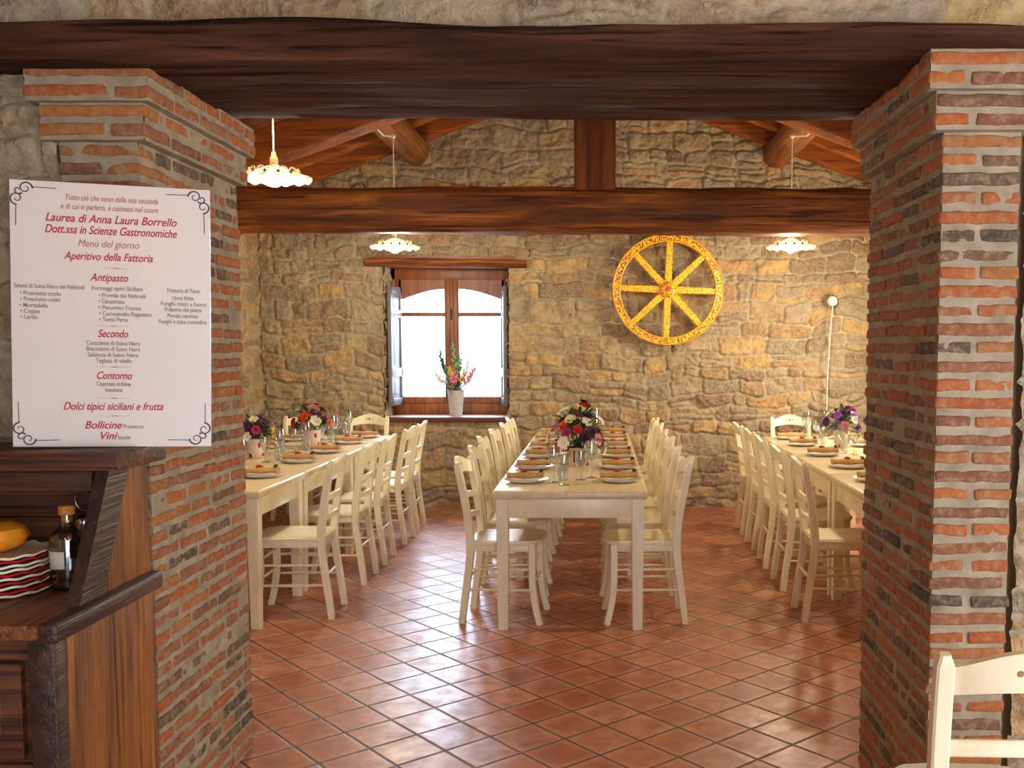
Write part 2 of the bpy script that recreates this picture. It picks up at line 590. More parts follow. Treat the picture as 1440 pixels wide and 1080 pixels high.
def link(name, data, parent=None, loc=(0, 0, 0), rot=(0, 0, 0)):
    o = bpy.data.objects.new(name, data)
    o.location = loc
    o.rotation_euler = rot
    if parent is not None:
        o.parent = parent
    C.objects.link(o)
    return o


def tag(o, label=None, cat=None, group=None, kind=None):
    if label:
        o['label'] = label
    if cat:
        o['category'] = cat
    if group:
        o['group'] = group
    if kind:
        o['kind'] = kind
    return o


def thing(name, label, cat, loc=(0, 0, 0), rz=0.0, group=None):
    o = bpy.data.objects.new(name, None)
    o.empty_display_size = 0.1
    o.location = loc
    o.rotation_euler = (0, 0, rz)
    C.objects.link(o)
    return tag(o, label, cat, group)


def dup(root, loc, rz=0.0, label=None, group=None, cat=None):
    r = root.copy()
    C.objects.link(r)
    r.location = loc
    r.rotation_euler = (0, 0, rz)
    tag(r, label, cat, group)
    for ch in list(root.children):
        c = ch.copy()
        C.objects.link(c)
        c.parent = r
        for g in list(ch.children):
            d = g.copy()
            C.objects.link(d)
            d.parent = c
    return r


def place_first_or_dup(proto, used, loc, rz, label, group):
    if not used:
        used.append(1)
        proto.location = loc
        proto.rotation_euler = (0, 0, rz)
        return tag(proto, label, None, group)
    return dup(proto, loc, rz, label, group)


# ------------------------------------------------------------------ masonry


def stone_field(W, Hh, seed, rmin=0.10, rmax=0.21, smin=0.13, smax=0.44, res=0.0125):
    """grid points (s along the wall, t up), height above the mortar bed, per-stone colours"""
    rg = np.random.RandomState(seed)
    nx, ny = int(W / res) + 1, int(Hh / res) + 1
    s, t = np.meshgrid(np.linspace(0, W, nx), np.linspace(0, Hh, ny), indexing='ij')
    ws = s + 0.05 * fbm(s * 2.6, t * 2.6, seed, 3) + 0.018 * fbm(s * 11, t * 11, seed + 5, 2)
    wt = t + 0.115 * fbm(s * 2.1, t * 2.0, seed + 11, 3) + 0.022 * fbm(s * 12, t * 12, seed + 15, 2)
    rows = [-0.3]
    while rows[-1] < Hh + 0.3:
        rows.append(rows[-1] + rg.uniform(rmin, rmax))
    rows = np.array(rows)
    ri = np.clip(np.searchsorted(rows, wt) - 1, 0, len(rows) - 2)
    d = np.zeros_like(s)
    c1 = np.zeros_like(s)
    c2 = np.zeros_like(s)
    for r in range(len(rows) - 1):
        m = ri == r
        if not m.any():
            continue
        hrow = rows[r + 1] - rows[r]
        e = [-0.4 - rg.uniform(0, 0.3)]
        while e[-1] < W + 0.4:
            e.append(e[-1] + min(smax, rg.uniform(smin, smax) * (0.6 + 2.6 * hrow)))
        e = np.array(e)
        k = np.clip(np.searchsorted(e, ws[m]) - 1, 0, len(e) - 2)
        lo, hi = e[k], e[k + 1]
        split = rg.rand(len(e)) < 0.22
        fr = rg.uniform(0.35, 0.65, len(e))
        yy = wt[m] - rows[r]
        top = yy > fr[k] * hrow
        y0 = np.where(split[k] & top, fr[k] * hrow, 0.0)
        y1 = np.where(split[k] & ~top, fr[k] * hrow, hrow)
        rx = np.minimum(ws[m] - lo, hi - ws[m])
        ry = np.minimum(yy - y0, y1 - yy)
        R = 0.035
        ax, ay = np.maximum(R - rx, 0), np.maximum(R - ry, 0)
        d[m] = R - np.hypot(ax, ay)
        ca, cb, cc, cd = rg.rand(4, len(e))
        sp = split[k] & top
        c1[m] = np.where(sp, cb[k], ca[k])
        c2[m] = np.where(sp, cd[k], cc[k])
    mask = sstep(0.004, 0.014, d)
    h = sstep(0.000, 0.016, d) * (0.010 + 0.026 * c2)
    h = h + mask * (0.026 * fbm(s * 8, t * 11, seed + 21, 4) + 0.012 * fbm(s * 34, t * 34, seed + 27, 2)) + 0.012 * fbm(s * 16, t * 16, seed + 33, 3)
    h = h - 0.020 * sstep(0.10, 0.22, vnoise(s * 5, t * 5, seed + 40)) * (1 - sstep(0.0, 0.012, d))
    return s, t, h, c1, mask, c2


def field_mesh(name, P, shape, cols, mat, keep=None):
    """P: (n, 3) grid points; keep: mask of the quads to build"""
    nx, ny = shape
    idx = np.arange(nx * ny).reshape(nx, ny)
    q = np.stack([idx[:-1, :-1], idx[1:, :-1], idx[1:, 1:], idx[:-1, 1:]], -1)
    if keep is not None:
        q = q[keep]
    q = q.reshape(-1, 4)
    used, inv = np.unique(q, return_inverse=True)
    q = inv.reshape(-1, 4)
    P = P[used]
    me = bpy.data.meshes.new(name)
    me.vertices.add(len(P))
    me.vertices.foreach_set('co', P.astype(np.float32).ravel())
    me.loops.add(len(q) * 4)
    me.loops.foreach_set('vertex_index', q.astype(np.int32).ravel())
    me.polygons.add(len(q))
    me.polygons.foreach_set('loop_start', np.arange(0, len(q) * 4, 4, dtype=np.int32))
    me.polygons.foreach_set('use_smooth', np.ones(len(q), bool))
    me.update(calc_edges=True)
    me.validate()
    a = me.attributes.new('stone', 'FLOAT_COLOR', 'POINT')
    cc = np.ones((len(P), 4), np.float32)
    for i, c in enumerate(cols):
        cc[:, i] = c.ravel()[used]
    a.data.foreach_set('color', cc.ravel())
    me.materials.append(mat)
    return me


def stone_wall(name, origin, du, dn, W, Hh, seed, res=0.0125, hole=None, parent=None, topfn=None, depth=1.0, **kw):
    s, t, h, c1, mask, c2 = stone_field(W, Hh, seed, res=res, **kw)
    o, du, dn = np.array(origin, float), np.array(du, float), np.array(dn, float)
    P = o + s[..., None] * du + t[..., None] * np.array([0, 0, 1.0]) + (h * depth)[..., None] * dn
    keep = None
    sc_, tc_ = (s[:-1, :-1] + s[1:, 1:]) / 2, (t[:-1, :-1] + t[1:, 1:]) / 2
    keep = np.ones(sc_.shape, bool)
    if hole:
        keep &= ~((sc_ > hole[0]) & (sc_ < hole[1]) & (tc_ > hole[2]) & (tc_ < hole[3]))
    if topfn is not None:
        keep &= tc_ < topfn(sc_)
    me = field_mesh(name, P.reshape(-1, 3), s.shape, [c1, mask, c2], M['stone'], keep)
    return link(name, me, parent)


XL, XR, YB, YC = -3.20, 3.00, 9.37, 8.9          # hall walls: left, right, back
Y0 = -2.2                                          # wall behind the photographer
APEX_X, APEX_Z, SLOPE = -0.10, 4.16, 0.36


def roof_z(x):
    return APEX_Z - SLOPE * abs(x - APEX_X)


def slab(name, lo, hi, mat, parent=None):
    b = MB()
    b.box(((lo[0] + hi[0]) / 2, (lo[1] + hi[1]) / 2, (lo[2] + hi[2]) / 2), (hi[0] - lo[0], hi[1] - lo[1], hi[2] - lo[2]))
    return b.build(name, mat, parent, smooth=False)


# window opening in the back wall (world x / z) and depth of its reveal
WX0, WX1, WZ0, WZ1, WD = -2.06, -0.862, 0.865, 2.275, 0.46


def build_shell():
    fl = slab('floor', (XL - 0.4, Y0 - 0.3, -0.12), (XR + 0.4, YB + 0.7, 0.0), M['floor'])
    tag(fl, 'terracotta floor of square tiles laid on the diagonal', None, None, 'structure')

    # back wall: rubble stone up to the roof slope, window opening left out
    wb = stone_wall('wall_back', (XL, YB + 0.03, 0), (1, 0, 0), (0, -1, 0), XR - XL, 4.2, 3, 0.0105,
                    hole=(WX0 - XL, WX1 - XL, WZ0, WZ1), topfn=lambda s: APEX_Z + 0.02 - SLOPE * np.abs(s + XL - APEX_X))
    tag(wb, 'rubble stone back wall with the window and the yellow wheel', None, None, 'structure')
    # reveal of the window, rough stone on three sides
    for (og, du, dn, W, Hh, sd) in (((WX0, YB - 0.0, WZ0 - 0.02), (0, 1, 0), (1, 0, 0), WD, WZ1 - WZ0 + 0.04, 41),
                                    ((WX1, YB - 0.0, WZ0 - 0.02), (0, 1, 0), (-1, 0, 0), WD, WZ1 - WZ0 + 0.04, 42)):
        r = stone_wall('window_reveal', og, du, dn, W, Hh, sd, 0.012, parent=wb, depth=0.8, smax=0.6)
    b = MB()
    b.box(((WX0 + WX1) / 2, YB + WD / 2, WZ1 + 0.06), (WX1 - WX0 + 0.1, WD, 0.10))
    b.build('reveal_head', M['win_wood_x'], wb, smooth=False)
    b = MB()   # body of the wall behind the facing, around the opening
    th = 0.42
    for (x0, x1, z0, z1) in ((XL - 0.4, WX0 - 0.002, -0.1, 4.2), (WX1 + 0.002, XR + 0.4, -0.1, 4.2), (WX0, WX1, -0.1, WZ0 - 0.03), (WX0, WX1, WZ1 + 0.03, 4.2)):
        b.box(((x0 + x1) / 2, YB + 0.04 + th / 2, (z0 + z1) / 2), (x1 - x0, th, z1 - z0))
    b.build('wall_core', M['plaster'], wb, smooth=False)

    # side walls
    wl = stone_wall('wall_left', (XL - 0.03, YB + 0.05, 0), (0, -1, 0), (1, 0, 0), YB - Y0, 3.3, 8, 0.024)
    tag(wl, 'rubble stone side wall on the left', None, None, 'structure')
    wr = stone_wall('wall_right', (XR + 0.03, Y0, 0), (0, 1, 0), (-1, 0, 0), YB - Y0 + 0.05, 3.3, 9, 0.024)
    tag(wr, 'rubble stone side wall on the right', None, None, 'structure')
    for o, x0, x1 in ((wl, XL - 0.4, XL - 0.04), (wr, XR + 0.04, XR + 0.4)):
        slab('wall_core', (x0, Y0, -0.1), (x1, YB + 0.4, 3.4), M['plaster'], o)

    # dividing wall between the rooms: stone left, right and above the opening
    wf = stone_wall('wall_front', (XL, 2.93, 0), (1, 0, 0), (0, -1, 0), -1.565 - XL, 2.40, 14, 0.010)
    tag(wf, 'stone wall between the two rooms around the brick opening', None, None, 'structure')
    stone_wall('wall_facing', (1.20, 2.84, 0), (1, 0, 0), (0, -1, 0), XR - 1.20, 2.40, 15, 0.010, parent=wf, smin=0.2)
    stone_wall('wall_facing', (XL, 2.84, 2.385), (1, 0, 0), (0, -1, 0), XR - XL, 0.62, 16, 0.0125, parent=wf, smin=0.2)
    b = MB()
    b.box(((XL - 1.57) / 2, 3.33, 1.15), (-1.57 - XL, 0.70, 2.5))
    b.box(((XR + 1.17) / 2, 3.24, 1.15), (XR - 1.17, 0.64, 2.5))
    b.box(((XL + XR) / 2, 3.21, 3.36), (XR - XL, 0.72, 1.66))
    b.build('wall_core', M['plaster'], wf, smooth=False)

    # unseen wall behind the photographer, its opening left to let sky light in
    b = MB()
    b.box(((XL - 0.3) / 2, Y0 - 0.1, 1.45), (-0.3 - XL, 0.2, 2.9))
    b.box(((XR + 2.1) / 2, Y0 - 0.1, 1.45), (XR - 2.1, 0.2, 2.9))
    b.box((0.9, Y0 - 0.1, 2.65), (2.4, 0.2, 0.5))
    o = b.build('wall_rear_opening', M['plaster'], None, smooth=False)
    tag(o, 'unseen plastered wall with an opening that lets in sky light', None, None, 'structure')
    slab('ceiling', (XL - 0.4, Y0 - 0.2, 2.96), (XR + 0.4, 2.84, 3.1), M['boards'])['kind'] = 'structure'


def brick_block(rg, c, s, r=0.006):
    """one worn brick: rounded box with a slightly bent, rough surface"""
    h = np.array(s) / 2
    ax = []
    for k in range(3):
        e = 1 - min(0.9, r / h[k])
        n = max(1, int(round(s[k] / 0.028)))
        ax.append(np.concatenate([[-1], np.linspace(-e, e, n + 1), [1]]))
    V, Fc, key = [], [], {}

    def vid(i, j, k):
        q = (i, j, k)
        if q not in key:
            key[q] = len(V)
            V.append((ax[0][i], ax[1][j], ax[2][k]))
        return key[q]
    N = [len(a) - 1 for a in ax]
    for d in range(3):
        u, v = (d + 1) % 3, (d + 2) % 3
        for side in (0, N[d]):
            for a in range(N[u]):
                for b in range(N[v]):
                    qs = []
                    for (p, q) in ((a, b), (a + 1, b), (a + 1, b + 1), (a, b + 1)):
                        t = [0, 0, 0]
                        t[d], t[u], t[v] = side, p, q
                        qs.append(vid(*t))
                    Fc.append(tuple(qs if side else qs[::-1]))
    P = np.array(V) * h
    inn = np.clip(P, -(h - r), h - r)
    dd = P - inn
    ln = np.linalg.norm(dd, axis=1, keepdims=True)
    P = inn + dd / np.maximum(ln, 1e-9) * np.minimum(r, ln)
    sd = rg.randint(1000)
    n = np.stack([fbm(P[:, (k + 1) % 3] * 30 + P[:, k] * 11, P[:, (k + 2) % 3] * 30, sd + k, 2) for k in range(3)], 1)
    P = P + n * 0.0055
    a = rg.normal(0, 0.006)
    P[:, 2] += a * (P[:, 0] + P[:, 1])
    return P + np.array(c), Fc


def brick_pillar(name, x_in, sgn, y0, y1, width, top, seed, label):
    """sgn = +1: body lies on the +x side of the inner face x_in"""
    rg = np.random.RandomState(seed)
    pitch, bh = 0.0508, 0.0335
    n = int(top / pitch)
    pitch = top / n
    Vs, Fs, cs = [], [], []
    off = 0

    def put(xa, xb, ya, yb, z, out):
        nonlocal off
        X = sorted((x_in + sgn * xa, x_in + sgn * xb))
        j = lambda: rg.normal(0, 0.0018)
        c = ((X[0] + X[1]) / 2 + j() * 1.4, (ya + yb) / 2 + j(), z + bh / 2 + j())
        P, Fc = brick_block(rg, c, (X[1] - X[0], yb - ya, bh * rg.uniform(0.9, 1.07)))
        Vs.append(P)
        Fs.extend([tuple(i + off for i in f) for f in Fc])
        off += len(P)
        cs.append(np.full(len(P), rg.beta(1.1, 1.25)))
    for k in range(n):
        z = k * pitch + (pitch - bh) * 0.6
        fromtop = n - 1 - k
        e = 0.060 if fromtop < 2 else (0.034 if fromtop < 4 else 0.0)
        ya, xa = y0 - e, -e
        yb, xb = y1 + (e * 0.5), width + e
        g = 0.016
        if k % 2 == 0:
            put(xa, xb * rg.uniform(0.97, 1.0), ya, ya + 0.095, z, e)
            y = ya + 0.095 + g
        else:
            put(xa, xa + 0.098, ya, ya + 0.17, z, e)
            put(xa + 0.098 + g, xb, ya, ya + 0.13, z, e)
            y = ya + 0.17 + g
        while y < yb - 0.03:
            L = rg.choice([0.20, 0.17, 0.10, 0.14, 0.21])
            if yb - (y + L) < 0.06:
                L = yb - y
            put(xa, xa + 0.098, y, y + L, z, e)
            y += L + g
    V = np.concatenate(Vs)
    nb = len(V)
    # mortar body, rough, a few millimetres behind the brick faces
    b = MB()
    ins = 0.0045
    zt = top

    def patch(o, du, dv, nu, nv, dn):
        o, du, dv, dn = (np.array(q, float) for q in (o, du, dv, dn))
        u, v = np.meshgrid(np.linspace(0, 1, nu), np.linspace(0, 1, nv), indexing='ij')
        P = o + u[..., None] * du + v[..., None] * dv
        hh = 0.004 * fbm(P[..., 1] * 20 + P[..., 0] * 20, P[..., 2] * 24, seed, 3) + 0.0025 * fbm(P[..., 1] * 70 + P[..., 0] * 70, P[..., 2] * 80, seed + 4, 2)
        P = P + hh[..., None] * dn
        idx = np.arange(nu * nv).reshape(nu, nv)
        q = np.stack([idx[:-1, :-1], idx[1:, :-1], idx[1:, 1:], idx[:-1, 1:]], -1).reshape(-1, 4)
        b.add(P.reshape(-1, 3).tolist(), q.tolist())
    for (z0, z1, e) in ((0, zt - 4 * pitch, 0.0), (zt - 4 * pitch, zt - 2 * pitch, 0.034), (zt - 2 * pitch, zt, 0.060)):
        xi = x_in - sgn * (e - ins)
        xo = x_in + sgn * (width + e - ins)
        ya, yb = y0 - e + ins, y1 + e * 0.5 - ins
        nv = max(3, int((z1 - z0) / 0.012))
        patch((xi, ya, z0), (0, yb - ya, 0), (0, 0, z1 - z0), 60, nv, (-sgn, 0, 0))
        patch((xi, ya, z0), (xo - xi, 0, 0), (0, 0, z1 - z0), 20, nv, (0, -1, 0))
        patch((xi, yb, z0), (xo - xi, 0, 0), (0, 0, z1 - z0), 20, nv, (0, 1, 0))
        patch((xo, ya, z0), (0, yb - ya, 0), (0, 0, z1 - z0), 30, nv, (sgn, 0, 0))
        for zz in (z0, z1):
            patch((xi, ya, zz), (xo - xi, 0, 0), (0, yb - ya, 0), 3, 3, (0, 0, 0))
    root = thing(name, label, None, ((x_in + sgn * width / 2), (y0 + y1) / 2, 0))
    root['kind'] = 'structure'
    me = bpy.data.meshes.new('brickwork')
    me.from_pydata((V - np.array(root.location)).tolist(), [], Fs)
    a = me.attributes.new('stone', 'FLOAT_COLOR', 'POINT')
    cc = np.ones((nb, 4), np.float32)
    cc[:, 0] = np.concatenate(cs)
    a.data.foreach_set('color', cc.ravel())
    me.materials.append(M['brick'])
    me.polygons.foreach_set('use_smooth', [True] * len(me.polygons))
    link('brickwork', me, root)
    mo = b.build('mortar', M['mortar'], root, smooth=True)
    mo.location = -root.location
    return root


def timber(name, a, b_, w, h, mat, seed, parent=None, rough=0.012, bow=0.0, seg=0.06, corner=0.02, up=(0, 0, 1)):
    """a hewn timber from a to b: uneven box section"""
    a, b_ = Vector(a), Vector(b_)
    L = (b_ - a).length
    n = max(6, int(L / seg))
    pts, secs = [], []
    base = []
    cr = corner
    for (sx, sy) in ((-1, -1), (0, -1), (1, -1), (1, 0), (1, 1), (0, 1), (-1, 1), (-1, 0)):
        if sx and sy:
            x, y = sx * w / 2, sy * h / 2
            if (sx * sy) > 0:
                base += [(x, y - sy * cr), (x - sx * cr, y)] if (sx, sy) in ((1, 1), (-1, -1)) else [(x - sx * cr, y), (x, y - sy * cr)]
            else:
                base += [(x - sx * cr, y), (x, y - sy * cr)] if (sx, sy) == (1, -1) else [(x, y - sy * cr), (x - sx * cr, y)]
        else:
            base.append((sx * w / 2, sy * h / 2))
    base.sort(key=lambda p: math.atan2(p[1] / h, p[0] / w))
    # more points along the faces
    dense = []
    for i, p in enumerate(base):
        q = base[(i + 1) % len(base)]
        dense += [p, ((p[0] + q[0]) / 2, (p[1] + q[1]) / 2)]
    for i in range(n + 1):
        t = i / n
        p = a.lerp(b_, t)
        p.z += bow * math.sin(t * PI) + 0.3 * rough * float(fbm(t * L * 1.1, seed, seed, 2))
        pts.append(p)
        sec = []
        for j, (x, y) in enumerate(dense):
            ang = j / len(dense) * 6.28
            k = 1 + 2 * rough / min(w, h) * float(fbm(t * L * 1.8 + 3 * math.cos(ang), 3 * math.sin(ang) + seed, seed + 2, 3))
            sec.append((x * k, y * k))
        secs.append(sec)
    m = MB()
    # local frame: keep the object origin at the middle so the grain follows the piece
    mid = (a + b_) / 2
    m.sweep([p - mid for p in pts], secs, up=up)
    o = m.build(name, mat, parent, angle=50)
    o.location = mid
    return o


def build_timbers():
    # opening lintel: three old timbers side by side, their undersides seen from below
    for i, (ya, yb, z0, z1) in enumerate(((2.775, 3.05, 2.300, 2.405), (3.06, 3.33, 2.306, 2.52), (3.34, 3.57, 2.318, 2.54))):
        o = timber('lintel_beam', (XL + 0.02, (ya + yb) / 2, (z0 + z1) / 2), (XR - 0.02, (ya + yb) / 2, (z0 + z1) / 2), yb - ya, z1 - z0,
                   M['beam_dark'], 20 + i, rough=0.016, corner=0.014)
        tag(o, ('dark old timber over the opening, nearest of three', 'dark old timber over the opening, middle of three',
                'dark old timber over the opening, farthest of three')[i], None, None, 'structure')
    # roof truss: tie beam, king post, principal rafters
    o = timber('tie_beam', (XL + 0.02, 7.52, 2.535), (XR - 0.02, 7.52, 2.522), 0.30, 0.325, M['beam_tie'], 31, rough=0.026, bow=0.012, corner=0.06)
    tag(o, 'thick chestnut tie beam across the hall', None, None, 'structure')
    o = timber('king_post', (-0.045, 7.52, 2.67), (-0.045, 7.52, 4.0), 0.30, 0.395, M['beam_post'], 32, rough=0.008, corner=0.012, up=(0, 1, 0))
    tag(o, 'square brown king post above the tie beam', None, None, 'structure')
    for sg, nm in ((-1, 'left'), (1, 'right')):
        xe = XL + 0.03 if sg < 0 else XR - 0.03
        o = timber('principal_rafter', (APEX_X + sg * 0.02, 7.52, roof_z(APEX_X) - 0.30), (xe, 7.52, roof_z(xe) - 0.30), 0.24, 0.24, M['rafter'], 33 + sg, rough=0.012, corner=0.015)
        tag(o, 'heavy truss rafter on the %s slope above the tie beam' % nm, None, None, 'structure')
    # common rafters and roof boards
    for i, y in enumerate((9.27, 8.70, 8.12, 6.95, 6.35, 5.75, 5.15, 4.55, 3.95)):
        for sg, nm in ((-1, 'left'), (1, 'right')):
            xe = XL + 0.03 if sg < 0 else XR - 0.03
            o = timber('rafter', (APEX_X, y, roof_z(APEX_X) - 0.115), (xe, y, roof_z(xe) - 0.115), 0.11, 0.15, M['rafter'], 50 + i, rough=0.006, corner=0.01)
            tag(o, None, None, 'roof rafters', 'structure')
    for sg, nm in ((-1, 'left'), (1, 'right')):
        xe = XL - 0.3 if sg < 0 else XR + 0.3
        b = MB()
        n = 26
        ys = np.linspace(3.45, YB + 0.3, n + 1)
        for k in range(n):
            a = Vector((APEX_X, (ys[k] + ys[k + 1]) / 2, roof_z(APEX_X)))
            e = Vector((xe, a.y, roof_z(xe)))
            b.bar(a, e, ys[k + 1] - ys[k] - 0.004, 0.04, 0.003, up=(0, 0, 1))
        o = b.build('ceiling', M['boards'], None, smooth=False)
        tag(o, 'brown roof boards on the %s slope' % nm, None, None, 'structure')
    # round log purlins running into the back wall
    for x, z, sd, nm in ((-1.72, 3.335, 61, 'left'), (1.635, 3.325, 62, 'right')):
        m = MB()
        pts, rs = [], []
        for i in range(40):
            t = i / 39
            y = 3.6 + (YB - 3.6 + 0.02) * t
            pts.append((0.02 * float(fbm(t * 4, sd, sd)), y - 6.5, 0.03 * float(fbm(t * 3, sd + 3, sd))))
            rs.append(0.135 * (1 + 0.10 * float(fbm(t * 9, sd, sd + 1))))
        m.tube(pts, rs, 20)
        o = m.build('log_purlin', M['log'], None)
        o.location = (x, 6.5, z)
        tag(o, 'round log purlin under the %s roof slope' % nm, None, None, 'structure')


build_shell()
brick_pillar('brick_pillar', -1.327, -1, 2.895, 3.67, 0.235, 2.315, 71, 'left pillar of thin bricks beside the menu board')
brick_pillar('brick_pillar', 0.937, 1, 2.765, 3.50, 0.222, 2.315, 72, 'right pillar of thin bricks')
build_timbers()

# ------------------------------------------------------------------ window


def build_window():
    root = thing('window_1', 'brown wooden window with two arched casements and open inner shutters', None, ((WX0 + WX1) / 2, YB + 0.40, WZ0))
    root['kind'] = 'structure'
    cx = (WX0 + WX1) / 2
    W = WX1 - WX0
    Hh = WZ1 - WZ0 + 0.03
    jw = 0.05
    b = MB()   # outer frame
    b.box((-W / 2 + jw / 2 + 0.005, 0, Hh / 2), (jw, 0.09, Hh), 0.006)
    b.box((W / 2 - jw / 2 - 0.005, 0, Hh / 2), (jw, 0.09, Hh), 0.006)
    b.box((0, 0, Hh - 0.06), (W, 0.09, 0.13), 0.006)
    b.box((0, 0, 0.05), (W, 0.10, 0.11), 0.006)
    b.build('frame', M['win_wood'], root)

    # casements: stile, rails, arched head, muntin and panes
    for sg in (-1, 1):
        x0, x1 = (-W / 2 + jw + 0.005, -0.0005) if sg < 0 else (0.0005, W / 2 - jw - 0.005)
        z0, z1 = 0.105, Hh - 0.10
        st_o, st_i = 0.060, 0.070      # outer and meeting stile widths
        b = MB()
        y = -0.012
        xo = x0 + st_o / 2 if sg < 0 else x1 - st_o / 2
        xi = x1 - st_i / 2 if sg < 0 else x0 + st_i / 2
        b.box((xo, y, (z0 + z1) / 2), (st_o, 0.055, z1 - z0), 0.008)
        b.box((xi, y, (z0 + z1) / 2), (st_i, 0.06, z1 - z0), 0.010)
        b.box(((x0 + x1) / 2, y, z0 + 0.035), (x1 - x0, 0.055, 0.07), 0.008)
        zm = z0 + 0.875
        b.box(((x0 + x1) / 2, y, zm), (x1 - x0, 0.05, 0.038), 0.006)
        # arched head: rises from the outer stile to the meeting stile
        n = 14
        xa, xb = (x0 + st_o * 0.5, x1 - st_i * 0.5) if sg < 0 else (x1 - st_o * 0.5, x0 + st_i * 0.5)
        V, Fc = [], []
        for i in range(n + 1):
            t = i / n
            x = xa + (xb - xa) * t
            zl = z1 - 0.225 + 0.115 * math.sin(t * PI / 2)
            for yy in (y - 0.0275, y + 0.0275):
                V += [(x, yy, zl), (x, yy, z1)]
        for i in range(n):
            o = i * 4
            Fc += [(o, o + 4, o + 5, o + 1), (o + 2, o + 3, o + 7, o + 6), (o, o + 2, o + 6, o + 4), (o + 1, o + 5, o + 7, o + 3)]
        Fc += [(0, 1, 3, 2), (n * 4, n * 4 + 2, n * 4 + 3, n * 4 + 1)]
        b.add(V, Fc)
        sash = b.build('casement', M['win_wood'], root)
        g = MB()
        g.box(((x0 + x1) / 2, y + 0.004, (z0 + z1) / 2 - 0.02), (x1 - x0 - 0.02, 0.004, z1 - z0 - 0.06))
        g.build('pane', M['pane'], sash, smooth=False)
        # inner shutter, folded back towards the reveal
        hx = x0 + st_o - 0.012 if sg < 0 else x1 - st_o + 0.012
        tipx = (-W / 2 + 0.055) if sg < 0 else (W / 2 - 0.045)
        hy, tipy = -0.045, -0.36
        sw = math.hypot(tipx - hx, tipy - hy)
        ang = math.atan2(tipy - hy, tipx - hx)
        s = MB()
        sz0, sz1 = 0.10, Hh - 0.20
        sh = sz1 - sz0
        rail = 0.05
        s.box((rail / 2, 0, sh / 2), (rail, 0.036, sh), 0.004)
        s.box((sw - rail / 2, 0, sh / 2), (rail, 0.036, sh), 0.004)
        cuts = [0.0, 0.315, 0.865, 1.0 * sh]
        zr = [(0.0, 0.07), (0.275, 0.36), (0.845, 0.915), (sh - 0.06, sh)]
        for (a, c) in zr:
            s.box((sw / 2, 0, (a + c) / 2), (sw - 0.01, 0.036, c - a), 0.004)
        s.box((sw / 2, 0, sh / 2), (sw - 0.04, 0.009, sh - 0.04), 0)
        for (a, c) in ((0.07, 0.275), (0.36, 0.845), (0.915, sh - 0.06)):   # raised fields
            s.box((sw / 2, 0, (a + c) / 2), (sw - 2 * rail - 0.05, 0.016, c - a - 0.05), 0.006)
        o = s.build('shutter', M['shutter'], root, loc=(hx, hy, sz0), rot=(0, 0, ang))
        o['label'] = 'grey shutter'
    b = MB()
    b.box((0, -0.046, Hh / 2), (0.036, 0.014, Hh - 0.24), 0.005)
    b.build('meeting_strip', M['win_wood'], root)
    b = MB()
    b.box((0, -0.062, 0.98), (0.014, 0.02, 0.10), 0.004)
    b.box((0, -0.075, 1.0), (0.012, 0.012, 0.07), 0.004)
    b.build('handle', M['iron'], root)
    # sill: pale top and dark nosing
    b = MB()
    b.box((0, -WD / 2 + 0.035, -0.015), (W + 0.02, WD - 0.03, 0.03), 0.004)
    b.build('sill', M['sill'], root)['label'] = 'pale stone sill'
    b = MB()
    b.box((0, -0.405, -0.022), (W + 0.10, 0.055, 0.042), 0.006)
    b.build('sill_nosing', M['sill_edge'], root)
    # timber lintel bedded in the wall
    o = timber('window_lintel', (-2.20, YB + 0.01, 2.318), (-0.70, YB + 0.01, 2.300), 0.17, 0.072, M['beam_tie'], 81, rough=0.008, corner=0.012)
    tag(o, 'brown timber lintel over the window', None, None, 'structure')


build_window()

# ------------------------------------------------------------------ chairs
SEAT_Z = 0.468


